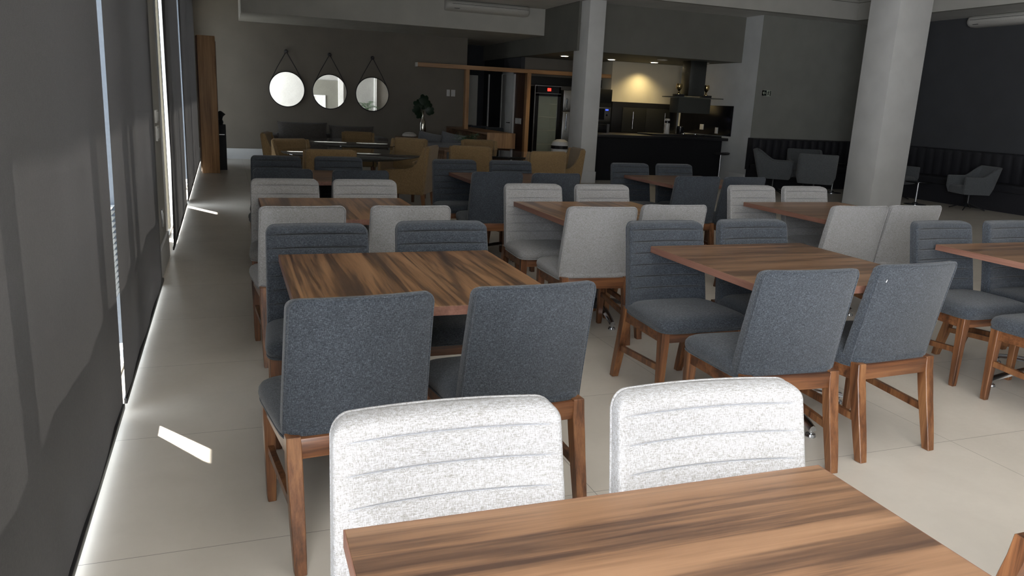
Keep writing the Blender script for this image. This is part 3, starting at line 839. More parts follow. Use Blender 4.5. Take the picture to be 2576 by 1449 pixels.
def leafmesh(L, Wd, lobes=5):
    bm = nb(); n = 30; mid = [bm.verts.new((0, 0, -0.0)) ]
    pts = []
    for k in range(n):
        a = 2 * PI * k / n
        r = 1 - 0.16 * abs(math.sin(lobes * a / 2 + 0.4)) ** 6
        x = Wd / 2 * math.sin(a) * r; y = L / 2 * (1 - math.cos(a)) * (1 if True else 0) * r
        pts.append((x, y, -0.25 * (x * x) / Wd - 0.3 * (y - L / 2) ** 2 / L))
    c = bm.verts.new((0, L / 2, 0.01)); vs = [bm.verts.new(p) for p in pts]
    for i in range(n): bm.faces.new((vs[i], vs[(i + 1) % n], c))
    bm.verts.remove(mid[0])
    bmesh.ops.solidify(bm, geom=bm.faces[:], thickness=0.002); return bm
for k, (dx, dz, rx, ry, L) in enumerate(((-0.10, 0.62, 70, -40, 0.22), (0.02, 0.68, 80, 5, 0.24), (0.10, 0.62, 75, 45, 0.21), (-0.13, 0.55, 95, -75, 0.20), (0.13, 0.54, 95, 75, 0.20), (-0.06, 0.52, 110, -120, 0.18), (0.0, 0.60, 60, 0, 0.22))):
    l = obj('leaf', leafmesh(L, L * 0.95), 'leaf', t, 1.0); l.location = (dx * 0.4, -0.03, dz); l.rotation_euler = (R(rx), R(ry), 0)
bm = nb()
for dx in (-0.05, 0.0, 0.05): tube(bm, [(0, 0, 0.45), (dx * 0.6, -0.01, 0.56), (dx, -0.02, 0.64)], 0.005, 6)
obj('stems', bm, 'leaf', t)
t = thing('stone_ornament', 'pale folded stone-like ornament left of the silver vase', 'ornament', (3.78, 16.70, 0.645))
bm = nb(); lathe(bm, [(0.10, 0), (0.14, 0.02), (0.13, 0.06), (0.08, 0.095), (0.02, 0.105)], n=20); bm.transform(Matrix.Diagonal((1.15, 0.7, 1, 1))); obj('body', bm, 'ceramic', t)

t = thing('low_wood_table', 'low slatted wooden table under the small potted plant', 'table', (3.86, 13.1, 0))
bm = nb(); add_box(bm, -0.36, 0.36, -0.30, 0.30, 0.60, 0.64, 0.004); obj('tabletop', bm, 'oak_y', t)
for sx in (-1, 1):
    bm = nb(); add_box(bm, sx * 0.33 - 0.02, sx * 0.33 + 0.02, -0.28, -0.24, 0, 0.60); add_box(bm, sx * 0.33 - 0.02, sx * 0.33 + 0.02, 0.24, 0.28, 0, 0.60)
    for k in range(4): add_box(bm, sx * 0.33 - 0.012, sx * 0.33 + 0.012, -0.16 + 0.1 * k, -0.13 + 0.1 * k, 0.04, 0.60)
    add_box(bm, sx * 0.33 - 0.02, sx * 0.33 + 0.02, -0.26, 0.26, 0.03, 0.06); obj('slatted_side', bm, 'oak_y', t)
t = thing('potted_plant', 'small leafy green plant in a dark pot on the low table', 'plant', (3.98, 13.0, 0.64))
bm = nb(); lathe(bm, [(0.07, 0), (0.09, 0.12), (0.095, 0.13), (0.08, 0.13), (0.07, 0.10)], n=24); obj('pot', bm, 'blackmetal', t)
bm = nb()
for k in range(70):
    a = random.uniform(0, 2 * PI); e = random.uniform(0.1, 1.3); r = random.uniform(0.08, 0.24)
    c = Vector((math.cos(a) * r * math.cos(e * 0.6), math.sin(a) * r * 0.8, 0.13 + 0.13 * math.sin(e)))
    d = Vector((math.cos(a), math.sin(a), random.uniform(-0.5, 0.7))).normalized(); s = d.cross(Vector((0, 0, 1))).normalized() * 0.020; L = random.uniform(0.05, 0.085)
    p = [c, c + d * L * 0.5 + s, c + d * L + Vector((0, 0, -0.01)), c + d * L * 0.5 - s]
    q = [v + Vector((0, 0, 0.002)) for v in p]
    loft(bm, [p, q])
    tube(bm, [(0, 0, 0.11), c * 0.6 + Vector((0, 0, 0.06)), c], 0.002, 4)
obj('foliage', bm, 'leaf2', t, 1.0)
t = thing('white_ball', 'small white ball ornament beside the plant pot', 'ornament', (3.86, 12.86, 0.64))
bm = nb(); lathe(bm, [(0.045 * math.sin(PI * k / 12), 0.045 - 0.045 * math.cos(PI * k / 12)) for k in range(13)], n=20); obj('ball', bm, 'plastic', t)

# ------------------------------------------------------------------ console and wooden portal frame
t = thing('wood_console', 'long hanging wooden console with its pale end face towards the camera', 'console', (4.95, 14.9, 0.555))
bm = nb()
add_box(bm, 0, 0.60, 0.02, 3.07, 0.265, 0.305, 0.003); add_box(bm, 0, 0.60, 0.02, 3.07, 0, 0.035, 0.003)
add_box(bm, 0.57, 0.60, 0.02, 3.07, 0.035, 0.265)
add_box(bm, 0, 0.57, 3.03, 3.07, 0.035, 0.265)
for y in (1.0, 2.0): add_box(bm, 0.01, 0.57, y, y + 0.03, 0.035, 0.265)
obj('carcass', bm, 'oak_y', t)
bm = nb(); add_box(bm, 0, 0.60, -0.005, 0.02, 0, 0.305, 0.002); obj('end_panel', bm, 'oak', t)['label'] = 'honey wood end panel'
bm = nb(); add_box(bm, 0.22, 0.38, 0.5, 2.6, -0.555, 0, 0.003); obj('plinth', bm, 'blackmetal', t)

t = thing('wood_portal_frame', 'slim honey wood frame of two posts and a long top beam', 'frame', (3.87, 16.5, 0))
bm = nb(); add_box(bm, 0.02, 4.56, 0, 0.16, 2.115, 2.20, 0.003); obj('beam', bm, 'oak_x', t)
bm = nb(); add_box(bm, 0.0, 0.02, 0, 0.16, 2.115, 2.20); obj('beam_end_cap', bm, 'ceramic', t)
bm = nb(); add_box(bm, 1.08, 1.165, 0, 0.14, 0.86, 2.115, 0.003); obj('post', bm, 'oak', t)
bm = nb(); add_box(bm, 2.50, 2.59, 0, 0.14, 0.0, 2.115, 0.003); obj('post', bm, 'oak', t)

# passage: doors, plates, dark chairs beyond
bm = nb(); add_box(bm, 6.46, 6.50, 17.66, 18.42, 0.0, 2.12, 0.004); d = struct('door_1', bm, 'pillar')
bm = nb(); tube(bm, [(6.455, 17.75, 1.0), (6.41, 17.75, 1.0), (6.41, 17.87, 1.0)], 0.010, 8); obj('door_handle', bm, 'blackmetal', d)
bm = nb(); add_box(bm, 6.455, 6.50, 18.42, 18.49, 0, 2.19, 0.003); add_box(bm, 6.455, 6.5, 17.59, 17.66, 0, 2.19, 0.003); add_box(bm, 6.455, 6.5, 17.59, 18.49, 2.12, 2.19, 0.003); obj('door_frame', bm, 'base_white', d)
bm = nb(); add_box(bm, 5.95, 6.32, 19.95, 20.0, 0, 2.12, 0.004); struct('door_2', bm, 'white')
bm = nb(); add_box(bm, 6.47, 6.5, 19.52, 19.56, 0, 2.15); struct('trim_4', bm, 'base_white')
def plate(name, x0, x1, y0, y1, z0, z1, label, cat, n=1, axis='y', mat='plastic'):
    t = thing(name, label, cat, ((x0 + x1) / 2, (y0 + y1) / 2, z0)); hx, hy = (x1 - x0) / 2, (y1 - y0) / 2
    bm = nb(); add_box(bm, -hx, hx, -hy, hy, 0, z1 - z0, 0.002); obj('cover_plate', bm, mat, t)
    for k in range(n):
        bm = nb(); H = z1 - z0
        if axis == 'y':
            w = 2 * hx / n; c = -hx + w * (k + 0.5); add_box(bm, c - w * 0.33, c + w * 0.33, -hy - 0.004, -hy + 0.001, H * 0.15, H * 0.85, 0.001)
        else:
            w = 2 * hy / n; c = -hy + w * (k + 0.5); s = 1 if axis == '+x' else -1
            xx = sorted((s * hx - s * 0.001, s * hx + s * 0.004)); add_box(bm, xx[0], xx[1], c - w * 0.33, c + w * 0.33, H * 0.15, H * 0.85, 0.001)
        obj('rocker', bm, 'base_white', t)
    return t
for y, lb in ((17.14, 'nearest of four white switch plates on brown wood, next to the post'), (17.24, 'second of four white switch plates on brown wood, counted from the post'), (17.34, 'third of four white switch plates on brown wood, counted from the post'), (17.44, 'white switch plate on brown wood, nearest the white door')):
    plate('light_switch', 6.487, 6.499, y - 0.04, y + 0.04, 0.99, 1.12, lb, 'switch', 1, '-x')['group'] = 'switch plates on the brown panel'
plate('light_switch', 4.945, 5.02, 17.988, 18.0, 1.545, 1.695, 'left white switch plate on the taupe wall beside the portal frame', 'switch', 1)
plate('light_switch', 5.05, 5.15, 17.988, 18.0, 1.545, 1.695, 'right white switch plate on the taupe wall beside the portal frame', 'switch', 2)
plate('light_switch', -0.5, -0.484, 6.80, 6.98, 1.17, 1.27, 'upper white switch plate on the pier between the blinds', 'switch', 3, '+x')
plate('light_switch', -0.5, -0.484, 6.80, 6.98, 1.03, 1.145, 'lower white switch plate on the pier between the blinds', 'switch', 2, '+x')
plate('power_outlet', -0.5, -0.487, 6.86, 6.96, 0.33, 0.47, 'grey outlet plate low on the pier between the blinds', 'outlet', 1, '+x', 'steel')
for k, (x, y, lb) in enumerate(((6.0, 18.75, 'dark chair seen through the portal, leftmost'), (6.1, 17.9, 'dark chair seen through the portal, nearest'), (5.75, 19.2, 'dark chair seen through the portal, farthest'))):
    chair(DK, x, y, PI, lb, 'dark chairs in the passage')

# ------------------------------------------------------------------ kitchen
t = thing('drinks_cooler', 'tall black glass-door drinks cooler with red display', 'cooler', (6.68, 16.75, 0))
bm = nb()
add_box(bm, 0, 0.62, 0.50, 0.54, 0, 1.86); add_box(bm, 0, 0.04, 0, 0.5, 0, 1.86); add_box(bm, 0.58, 0.62, 0, 0.5, 0, 1.86)
add_box(bm, 0, 0.62, 0, 0.54, 1.70, 1.86); add_box(bm, 0, 0.62, 0, 0.54, 0, 0.25); obj('cabinet', bm, 'black', t)
bm = nb(); add_box(bm, 0.045, 0.575, 0.47, 0.495, 0.25, 1.70); add_box(bm, 0.041, 0.05, 0.02, 0.47, 0.25, 1.70); add_box(bm, 0.57, 0.579, 0.02, 0.47, 0.25, 1.70); obj('interior', bm, 'coolin', t)
for z in (0.55, 0.87, 1.17, 1.47):
    bm = nb(); add_box(bm, 0.05, 0.57, 0.06, 0.46, z, z + 0.015); obj('shelf', bm, 'plastic', t)
bm = nb(); add_box(bm, 0.05, 0.56, -0.012, -0.004, 0.30, 1.67); g = obj('door', bm, 'coolglass', t)
bm = nb()
for a, b, c, d in ((0.0, 0.075, 0.26, 1.70), (0.545, 0.62, 0.26, 1.70)): add_box(bm, a, b, -0.03, 0.0, c, d)
add_box(bm, 0, 0.62, -0.03, 0, 1.65, 1.70); add_box(bm, 0, 0.62, -0.03, 0, 0.26, 0.31); obj('door_frame', bm, 'black', g)
bm = nb(); add_box(bm, -0.03, -0.012, -0.035, 0.0, 0.1, 1.87); add_box(bm, -0.03, 0.62, -0.034, 0.0, 1.865, 1.88); add_box(bm, 0.0, 0.62, -0.034, -0.02, 1.70, 1.712); obj('trim', bm, 'steel', t)
bm = nb(); add_box(bm, 0.29, 0.375, -0.008, 0.0, 1.76, 1.825); obj('display', bm, 'red', t)

t = thing('steel_refrigerator', 'two-door stainless steel refrigerator partly behind the slim column', 'refrigerator', (7.36, 16.72, 0))
bm = nb(); add_box(bm, 0, 0.66, 0.04, 0.56, 0, 1.80, 0.005); obj('cabinet', bm, 'dkcab', t)
bm = nb(); add_box(bm, 0, 0.66, -0.02, 0.04, 1.33, 1.80, 0.012); u = obj('door', bm, 'steel', t)
bm = nb(); add_box(bm, 0, 0.66, -0.02, 0.04, 0.05, 1.32, 0.012); l = obj('door', bm, 'steel', t)
bm = nb(); tube(bm, [(0.08, -0.02, 1.36), (0.08, -0.06, 1.38), (0.08, -0.06, 1.60), (0.08, -0.02, 1.62)], 0.014, 8); obj('handle', bm, 'chrome', u)
bm = nb(); tube(bm, [(0.08, -0.02, 0.88), (0.08, -0.06, 0.90), (0.08, -0.06, 1.27), (0.08, -0.02, 1.29)], 0.014, 8); obj('handle', bm, 'chrome', l)

bm = nb(); add_box(bm, 6.62, 8.43, 16.95, 17.3, 1.90, 2.08, 0.003); tag(obj('overhead_cabinet', bm, 'dkcab'), 'dark brown cabinet band above the drinks cooler and refrigerator', 'cabinet')

t = thing('oven_tower', 'tall dark appliance tower right of the slim column', 'cabinet', (7.78, 15.92, 0))
bm = nb(); add_box(bm, 0, 0.42, 0.02, 0.56, 0, 1.85, 0.003); obj('carcass', bm, 'dkcab', t)
bm = nb(); add_box(bm, 0.01, 0.41, -0.005, 0.02, 1.55, 1.84, 0.002); obj('door', bm, 'dkcab', t)
bm = nb(); add_box(bm, 0.01, 0.40, -0.02, 0.02, 1.15, 1.46, 0.004); mw = obj('microwave', bm, 'steel', t)
bm = nb(); add_box(bm, 0.03, 0.24, -0.024, -0.018, 1.19, 1.43); obj('window', bm, 'black', mw)
bm = nb(); add_box(bm, 0.265, 0.335, -0.024, -0.018, 1.39, 1.42); obj('display', bm, 'blue', mw)
bm = nb(); lathe(bm, [(0.022, 0.0), (0.022, 0.012)], (0.30, -0.02, 1.29), 16, 'y'); obj('knob', bm, 'black', mw)
bm = nb(); add_box(bm, 0.01, 0.40, -0.02, 0.02, 0.80, 1.12, 0.004); ov = obj('oven', bm, 'black', t)
bm = nb(); add_box(bm, 0.33, 0.39, -0.026, -0.018, 0.84, 1.10); obj('control_strip', bm, 'steel', ov)
bm = nb(); tube(bm, [(0.04, -0.05, 1.08), (0.30, -0.05, 1.08)], 0.007, 8); obj('handle', bm, 'chrome', ov)

t = thing('black_wall_cabinet', 'black framed cabinet with two grey doors and long steel handles behind the bar', 'cabinet', (8.45, 16.34, 0.90))
bm = nb(); add_box(bm, 0, 1.74, 0.03, 0.15, 0, 0.70, 0.003); obj('carcass', bm, 'blackmat', t)
for k, (a, b, hx) in enumerate(((0.27, 0.88, 0.53), (0.89, 1.53, 1.38))):
    bm = nb(); add_box(bm, a, b, 0.005, 0.03, 0.02, 0.58, 0.002); d = obj('door', bm, 'dkcab', t)
    bm = nb(); tube(bm, [(hx, -0.025, 0.10), (hx, -0.025, 0.49)], 0.007, 8); add_box(bm, hx - 0.004, hx + 0.004, -0.025, 0.006, 0.13, 0.138); add_box(bm, hx - 0.004, hx + 0.004, -0.025, 0.006, 0.45, 0.458); obj('handle', bm, 'chrome', d)

bm = nb(); add_box(bm, 10.236, 10.249, 14.25, 16.30, 0.97, 1.61, 0.002); tag(obj('backsplash', bm, 'black'), 'glossy black backsplash on the white side wall of the kitchen', 'backsplash')
plate('power_outlet', 10.222, 10.236, 15.28, 15.42, 1.07, 1.19, 'cream outlet plate on the black backsplash, left one', 'outlet', 1, '-x')
plate('power_outlet', 10.222, 10.236, 14.72, 14.82, 1.01, 1.14, 'white outlet plate on the black backsplash, right one', 'outlet', 1, '-x')

t = thing('bar_counter', 'long black bar counter with stone top in front of the kitchen', 'counter', (6.87, 14.3, 0))
bm = nb(); add_box(bm, 0.0, 3.22, 0.02, 0.75, 0, 0.87); obj('front_panel', bm, 'barfront', t)
bm = nb(); add_box(bm, 0.0, 3.325, -0.05, 0.85, 0.87, 0.93, 0.003); obj('worktop', bm, 'blackmat', t)
bm = nb(); add_box(bm, 1.60, 3.325, 0.20, 0.85, 0.93, 0.965, 0.003); obj('raised_top', bm, 'blackmat', t)
t = thing('cooktop', 'slim gas cooktop on the bar counter under the hood', 'cooktop', (9.55, 14.78, 0.965))
bm = nb(); add_box(bm, -0.28, 0.28, -0.18, 0.18, 0, 0.008, 0.002); obj('glass_plate', bm, 'black', t)
for x in (-0.15, 0.15):
    bm = nb(); lathe(bm, [(0.04, 0.008), (0.04, 0.02), (0.02, 0.026)], (x, 0, 0), 16); obj('burner', bm, 'steel', t)
t = thing('coffee_grinder', 'pale jar-like dispenser with dark band standing on the bar top', 'dispenser', (9.02, 14.85, 0.965))
bm = nb(); lathe(bm, [(0.055, 0), (0.058, 0.01), (0.055, 0.22), (0.045, 0.23)], n=20); obj('body', bm, 'ceramic', t)
bm = nb(); lathe(bm, [(0.050, 0.225), (0.052, 0.25), (0.048, 0.275)], n=20); obj('band', bm, 'black', t)
bm = nb(); lathe(bm, [(0.052, 0.275), (0.054, 0.31), (0.03, 0.32)], n=20); obj('lid', bm, 'ceramic', t)
t = thing('black_canister', 'black canister beside the cooktop', 'canister', (9.45, 15.0, 0.965))
bm = nb(); lathe(bm, [(0.075, 0.008), (0.08, 0.02), (0.078, 0.16), (0.05, 0.17)], n=20); obj('body', bm, 'black', t)

t = thing('range_hood', 'island range hood with wide glass canopy and steel chimney', 'hood', (9.50, 14.75, 1.42))
bm = nb(); add_box(bm, -0.19, 0.20, -0.16, 0.16, 0.36, 1.085, 0.002); obj('chimney', bm, 'hoodsteel', t)
bm = nb(); add_box(bm, -0.58, 0.64, -0.25, 0.25, 0.315, 0.335, 0.002); obj('glass_canopy', bm, 'hoodglass', t)
bm = nb(); add_box(bm, -0.42, 0.38, -0.17, 0.17, 0.0, 0.31, 0.003); obj('hood_body', bm, 'hoodgrey', t)
bm = nb()
for x in (-0.05, 0.2): lathe(bm, [(0.012, 0), (0.016, 0.006)], (x, -0.175, 0.30), 12)
obj('lamps', bm, 'chrome', t)
for x, lb in ((9.14, 'small brass goblet on dark plinth left of the hood chimney'), (9.82, 'small brass goblet on dark plinth right of the hood chimney')):
    t = thing('brass_goblet', lb, 'goblet', (x, 14.70, 1.755), 0, 'brass goblets on the hood canopy')
    bm = nb(); add_box(bm, -0.09, 0.09, -0.09, 0.09, 0, 0.05, 0.003); obj('plinth', bm, 'blackmetal', t)
    bm = nb(); lathe(bm, [(0.035, 0.05), (0.035, 0.06), (0.018, 0.08), (0.014, 0.11), (0.035, 0.14), (0.062, 0.18), (0.066, 0.22), (0.055, 0.265), (0.045, 0.26), (0.05, 0.22)], n=24); obj('cup', bm, 'brass', t)

# downlights
for i, (x, y, lb, on) in enumerate(((6.95, 15.85, 'lit round downlight left of the slim column', 1), (8.10, 15.9, 'lit round downlight in the kitchen ceiling, middle one', 1), (9.15, 15.85, 'lit round downlight above the cream wall, rightmost', 1), (8.85, 15.0, 'unlit pale round downlight nearer the bulkhead, left', 0), (9.9, 15.0, 'unlit pale round downlight nearer the bulkhead, right', 0))):
    t = thing('downlight', lb, 'light', (x, y, 2.486), 0, 'kitchen downlights')
    bm = nb(); lathe(bm, [(0.095, 0.0), (0.11, 0.004), (0.11, 0.014)], n=28); obj('ring', bm, 'acplastic', t)
    bm = nb(); lathe(bm, [(0.075, -0.004), (0.075, 0.0)], n=28); obj('diffuser', bm, 'warm' if on else 'acplastic', t)
    if on:
        L = light('downlight_lamp', 'SPOT', (x, y, 2.475), (0, 0, 0), energy=30 if i != 2 else 62, spot_size=R(125), spot_blend=0.8, shadow_soft_size=0.07, color=(1.0, 0.79, 0.40))
        if i == 2: L.location = (9.15, 16.15, 2.475)

t = thing('pedal_bin', 'white bin with black rim beside the slim column', 'bin', (6.42, 14.6, 0))
bm = nb(); lathe(bm, [(0.15, 0), (0.165, 0.02), (0.18, 0.60), (0.18, 0.61)], n=28); obj('body', bm, 'plastic', t)
bm = nb(); lathe(bm, [(0.188, 0.60), (0.190, 0.66), (0.18, 0.665)], n=28); obj('rim', bm, 'black', t)
bm = nb(); lathe(bm, [(0.185, 0.665), (0.16, 0.74), (0.08, 0.785), (0.01, 0.79)], n=28); obj('lid', bm, 'plastic', t)
t = thing('bar_stool', 'thin chrome bar stool with dark seat at the end of the bar', 'stool', (9.80, 13.9, 0))
bm = nb(); lathe(bm, [(0.17, 0), (0.17, 0.008), (0.04, 0.02), (0.022, 0.04)], n=28); obj('base', bm, 'chrome', t)
bm = nb(); lathe(bm, [(0.020, 0.03), (0.020, 0.60)], n=14); obj('pole', bm, 'chrome', t)
bm = nb(); rings = []
for z, k in ((0.598, 0.6), (0.605, 0.95), (0.63, 1.0), (0.635, 0.9)):
    rings.append([(0.19 * k * math.cos(2 * PI * i / 28), 0.17 * k * math.sin(2 * PI * i / 28), z + 0.10 * (0.19 * math.cos(2 * PI * i / 28)) ** 2 / 0.19) for i in range(28)])
loft(bm, rings); obj('seat', bm, 'blackmetal', t)

# ------------------------------------------------------------------ exit sign
t = thing('exit_sign', 'small black and pale exit sign with left arrow and running figure', 'sign', (10.41, 13.588, 1.835))
bm = nb(); add_box(bm, 0, 0.235, 0, 0.010, 0, 0.12); obj('board', bm, 'signwhite', t)
bm = nb(); add_box(bm, 0.008, 0.120, -0.002, 0.001, 0.006, 0.114); add_box(bm, 0.205, 0.228, -0.002, 0.001, 0.006, 0.114); obj('black_field', bm, 'signblack', t)
bm = nb()
prism(bm, [(0.022, 0.060), (0.052, 0.092), (0.066, 0.092), (0.047, 0.069), (0.100, 0.069), (0.100, 0.051), (0.047, 0.051), (0.066, 0.028), (0.052, 0.028)], -0.004, -0.0015, 'y'); obj('arrow', bm, 'signwhite', t)
bm = nb()
lathe(bm, [(0.010, 0.0), (0.010, 0.003)], (0.172, -0.001, 0.100), 12, 'y')
def stroke(pts, w):
    for a, b in zip(pts, pts[1:]):
        a, b = Vector((a[0], 0, a[1])), Vector((b[0], 0, b[1])); d = (b - a).normalized(); s = Vector((-d.z, 0, d.x)) * w
        loft(bm, [[a - s + Vector((0, y, 0)), a + s + Vector((0, y, 0)), b + s + Vector((0, y, 0)), b - s + Vector((0, y, 0))] for y in (-0.003, 0.0)])
stroke([(0.166, 0.090), (0.158, 0.055)], 0.009); stroke([(0.165, 0.084), (0.142, 0.078), (0.132, 0.064)], 0.004); stroke([(0.168, 0.082), (0.186, 0.068), (0.196, 0.078)], 0.004)
stroke([(0.158, 0.056), (0.176, 0.036), (0.190, 0.022)], 0.006); stroke([(0.156, 0.056), (0.148, 0.030), (0.132, 0.016)], 0.006)
obj('figure', bm, 'signblack', t)

# ------------------------------------------------------------------ ribbed bench along two walls
def channel_back(L, n):
    """vertical channels, local x along the wall, front towards -y"""
    bm = nb(); m = n * 6; rows = [(0.46, 0.0), (0.50, 0.02), (0.90, 0.035), (0.965, 0.025), (0.985, -0.02)]
    fr = []
    for z, d in rows:
        fr.append([(L * i / m, -0.10 - d - 0.022 * abs(math.sin(PI * i / 6)) ** 0.6 * (1 if z < 0.98 else 0.5), z) for i in range(m + 1)])
    fr.append([(L * i / m, -0.001, 0.985) for i in range(m + 1)])
    fr.insert(0, [(L * i / m, -0.001, 0.46) for i in range(m + 1)])
    loft(bm, fr, closed=False, caps=False)
    return bm
t = thing('ribbed_bench', 'black channel-tufted bench under the exit sign', 'bench', (10.20, 13.582, 0))
bm = channel_back(2.85, 15); obj('backrest', bm, 'bench', t, 1.0)
bm = nb(); add_box(bm, 0, 2.30, -0.62, -0.10, 0.34, 0.47, 0.03, 3); obj('seat', bm, 'bench', t)
bm = nb(); add_box(bm, 0.02, 2.30, -0.58, -0.02, 0.0, 0.34); add_box(bm, 0.0, 0.03, -0.16, -0.0, 0.34, 0.985); obj('base', bm, 'bench', t)
t = thing('ribbed_bench', 'long black channel-tufted bench along the dark right-hand wall', 'bench', (XR - 0.002, 13.40, 0), -PI / 2)
bm = channel_back(12.6, 61); obj('backrest', bm, 'bench', t, 1.0)
bm = nb(); add_box(bm, 0.05, 12.0, -0.60, -0.10, 0.34, 0.47, 0.03, 3); obj('seat', bm, 'bench', t)
bm = nb(); add_box(bm, 0.05, 12.0, -0.56, -0.02, 0, 0.34); obj('base', bm, 'bench', t)

# ------------------------------------------------------------------ grey shell armchairs
def make_shell(label):
    t = thing('shell_armchair', label, 'armchair', group='grey shell armchairs by the bench')
    # wrap-round shell: plan U-shape lofted with arm height falling to the front
    N = 28; outer = []; inner = []
    def plan(u, off):       # u 0..1 from front right round the back to front left
        s = u * 2 - 1
        if abs(s) > 0.42:
            k = (abs(s) - 0.42) / 0.58; y = -0.20 + 0.52 * k; x = 0.33 - 0.015 * k
            return (math.copysign(x - off, -s), y)
        a = s / 0.42
        x = (0.33 - off) * math.copysign(abs(math.sin(a * PI / 2)) ** 0.55, -a) if a else 0
        y = -0.20 - (0.11 - off) * abs(math.cos(a * PI / 2)) ** 0.45
        return (x, y)
    def top(u):
        s = abs(u * 2 - 1)
        if s < 0.36: return 0.83
        if s < 0.62: q = (s - 0.36) / 0.26; return 0.83 - 0.20 * (q * q * (3 - 2 * q))
        return 0.63 - 0.01 * (s - 0.62)
    bm = nb(); rings = []
    for i in range(N * 2 + 1):
        u = i / (N * 2); ox, oy = plan(u, 0); ix, iy = plan(u, 0.05); h = top(u)
        lean = max(0, (h - 0.63)) * 0.55
        ln = -lean if abs(u * 2 - 1) < 0.8 else 0
        rings.append([(ox * 0.88, oy * 0.88, 0.30), (ox, oy, 0.42), (ox, oy + ln, h - 0.01), ((ox + ix) / 2, (oy + iy) / 2 + ln, h), (ix, iy + ln, h - 0.01), (ix, iy, 0.40), (ix * 0.9, iy * 0.9, 0.32)])
    loft(bm, rings); obj('shell', bm, 'shell', t, 1.0)
    bm = nb(); cushion(bm, -0.29, 0.29, -0.27, 0.31, 0.30, 0.46, 6, 32); obj('seat', bm, 'shell', t, 1.0)
    bm = nb(); lathe(bm, [(0.035, 0.10), (0.025, 0.14), (0.025, 0.31)], n=16)
    for k in range(4):
        a = PI / 4 + PI / 2 * k; c, s = math.cos(a), math.sin(a)
        loft(bm, [[(c * r - s * w, s * r + c * w, z), (c * r + s * w, s * r - c * w, z), (c * r, s * r, z + 0.022)] for r, w, z in ((0.0, 0.016, 0.12), (0.33, 0.010, 0.0))])
    obj('star_base', bm, 'blackmetal', t)
    register(t); return t
sh = [
    (10.02, 11.30, face(0.60, 0.80), 'grey shell armchair with its broad back to the camera left of the big column'),
    (9.80, 12.15, face(0.75, -0.65), 'grey shell armchair turned right in front of the bench'),
    (10.72, 12.38, face(-0.5, -0.8), 'grey shell armchair half hidden behind the broad-backed one'),
    (12.05, 11.45, face(0.3, -0.9), 'dim grey shell armchair just right of the big column'),
    (12.27, 9.97, face(-0.95, 0.3), 'lone grey shell armchair in side view before the dark wall'),
]
s0 = make_shell(sh[0][3]); s0.location = (sh[0][0], sh[0][1], 0); s0.rotation_euler = (0, 0, sh[0][2])
for k, (x, y, rz, lb) in enumerate(sh[1:]):
    c = dup(s0, (x, y, 0), rz, lb, 'grey shell armchairs by the bench')
    if k == 3: c.scale = (0.86, 0.86, 0.92)
def cafe_table(x, y, label, h=0.56, rot=0):
    t = thing('cafe_table', label, 'table', (x, y, 0), rot, 'small chrome-legged black tables')
    bm = nb(); lathe(bm, [(0.21, h - 0.02), (0.22, h - 0.012), (0.22, h - 0.002), (0.21, h)], n=36); obj('tabletop', bm, 'black', t)
    bm = nb(); tube(bm, [(0, 0, 0.03), (0, 0, h - 0.02)], 0.02, 12); obj('pole', bm, 'chrome', t)
    bm = nb(); lathe(bm, [(0.19, 0), (0.19, 0.006), (0.06, 0.02), (0.02, 0.05)], n=28); obj('base', bm, 'chrome', t)
cafe_table(11.42, 12.35, 'small black table with chrome pole just left of the big column', 0.60)
cafe_table(11.75, 10.6, 'small black table with chrome pole just right of the big column', 0.42)

# ------------------------------------------------------------------ air conditioners
def aircon(loc, rz, label, L=1.75):
    t = thing('air_conditioner', label, 'air conditioner', loc, rz, 'wall air conditioners')
    h = L / 2
    prof = [(0, 0.0), (-0.12, 0.0), (-0.20, 0.035), (-0.245, 0.10), (-0.25, 0.16), (-0.22, 0.25), (-0.16, 0.28), (0, 0.28)]
    bm = nb(); rings = []
    for x, k in ((-h, 0.80), (-h + 0.025, 0.93), (-h + 0.08, 1.0), (h - 0.08, 1.0), (h - 0.025, 0.93), (h, 0.80)):
        rings.append([(x, y * k, 0.14 + (z - 0.14) * (k * 0.5 + 0.5)) for y, z in prof])
    loft(bm, rings); obj('casing', bm, 'acplastic', t, 0.9)
    bm = nb(); add_box(bm, -h + 0.10, h - 0.04, -0.2545, -0.24, 0.17, 0.178); obj('panel_gap', bm, 'slot', t)
    bm = nb(); add_box(bm, -h + 0.25, h - 0.10, -0.005, 0.005, -0.045, 0.045, 0.002, mat=Matrix.Translation((0, -0.222, 0.065)) @ Matrix.Rotation(0.6, 4, 'X')); obj('louvre', bm, 'acplastic', t)
    bm = nb(); add_box(bm, -h + 0.15, -h + 0.26, -0.236, -0.20, 0.052, 0.062); obj('badge', bm, 'slot', t)
    return t
aircon((5.14, 15.849, 3.20), 0, 'white air conditioner on the pale beam, top of the photo', 1.76).scale = (1, 1, 0.70)
aircon((XR - 0.001, 10.25, 3.20), -PI / 2, 'white air conditioner high on the dark right-hand wall', 2.0).scale = (1, 1, 0.70)

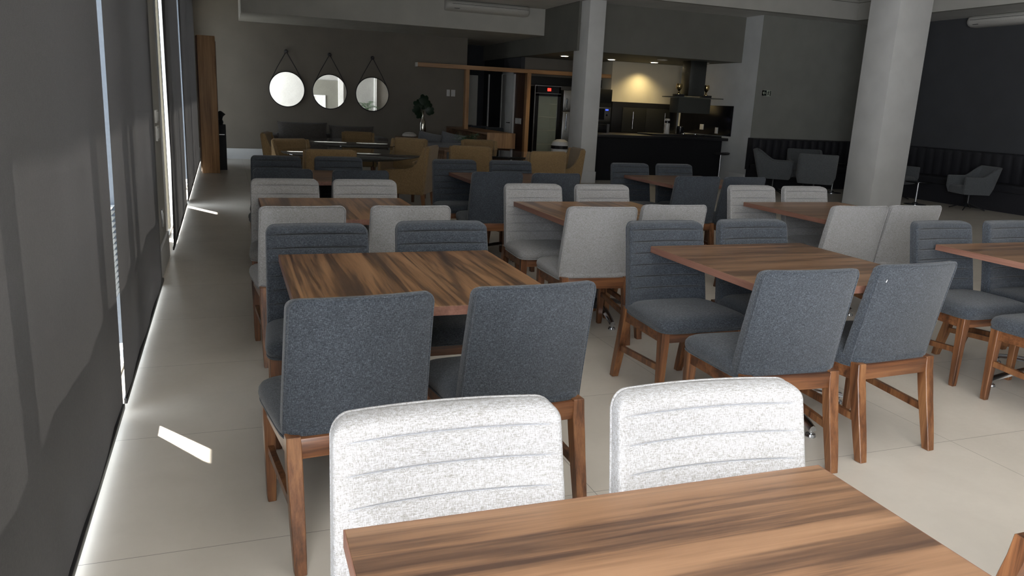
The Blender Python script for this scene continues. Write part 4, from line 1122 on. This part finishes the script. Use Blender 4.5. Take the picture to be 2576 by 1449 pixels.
# ------------------------------------------------------------------ tall wooden panel and dark cabinet behind it
t = thing('tall_wood_panel', 'tall honey wood panel standing at the end of the blinds', 'panel', (-0.225, 14.95, 0), R(6))
bm = nb(); add_box(bm, -0.150, 0.140, -0.16, 0.16, 0, 2.34, 0.004); obj('panel_body', bm, 'oak', t)
bm = nb(); add_box(bm, 0.1405, 0.155, -0.10, 0.16, 0.3, 2.26, 0.003); obj('side_strip', bm, 'brownwood', t)
t = thing('dark_cabinet', 'dark narrow cabinet behind the tall wood panel', 'cabinet', (-0.10, 15.6, 0))
bm = nb(); add_box(bm, -0.20, 0.155, -0.18, 0.18, 0, 0.62, 0.006); obj('carcass', bm, 'night', t)
bm = nb(); add_box(bm, -0.20, 0.155, -0.18, 0.18, 0.635, 0.82, 0.006); add_box(bm, -0.19, 0.14, -0.17, 0.17, 0.62, 0.635); obj('upper_box', bm, 'night', t)
bm = nb(); add_box(bm, -0.02, 0.13, -0.186, -0.18, 0.64, 0.655); obj('light_line', bm, 'steel', t)
t = thing('black_vase', 'small black vase on the dark cabinet', 'vase', (-0.03, 15.55, 0.82))
bm = nb(); lathe(bm, [(0.035, 0), (0.05, 0.05), (0.03, 0.10), (0.045, 0.15), (0.09, 0.19), (0.03, 0.24), (0.01, 0.25)], n=20); obj('body', bm, 'night', t)

# ------------------------------------------------------------------ palm behind the photographer (seen in the right mirror)
t = thing('potted_palm', 'palm plant seen only as a reflection in the rightmost mirror', 'plant', (6.85, -3.9, 0.35))
bm = nb(); lathe(bm, [(0.18, -0.35), (0.24, 0.42), (0.25, 0.45), (0.22, 0.45), (0.20, 0.40)], n=24); obj('pot', bm, 'ceramic', t)
bm = nb()
for k in range(16):
    a = 2 * PI * k / 16 + 0.2 * random.random(); e = random.uniform(0.5, 1.2); Lf = random.uniform(0.6, 0.9)
    pts = []
    for q in range(9):
        u = q / 8; pts.append(Vector((math.cos(a) * Lf * u * math.cos(e), math.sin(a) * Lf * u * math.cos(e), 0.45 + Lf * u * math.sin(e) * 1.2 - 0.45 * u * u)))
    tube(bm, pts, 0.006, 5)
    for q in range(2, 9):
        for sg in (-1, 1):
            d = (pts[q] - pts[q - 1]).normalized(); s = d.cross(Vector((0, 0, 1))).normalized() * sg
            c = pts[q]; e2 = c + (s * 0.8 + d * 0.6 + Vector((0, 0, -0.3))).normalized() * 0.20; wd = d * 0.012
            loft(bm, [[c - wd, c + wd, e2], [c - wd + Vector((0, 0, 0.002)), c + wd + Vector((0, 0, 0.002)), e2 + Vector((0, 0, 0.001))]])
obj('fronds', bm, 'leaf2', t, 1.0)
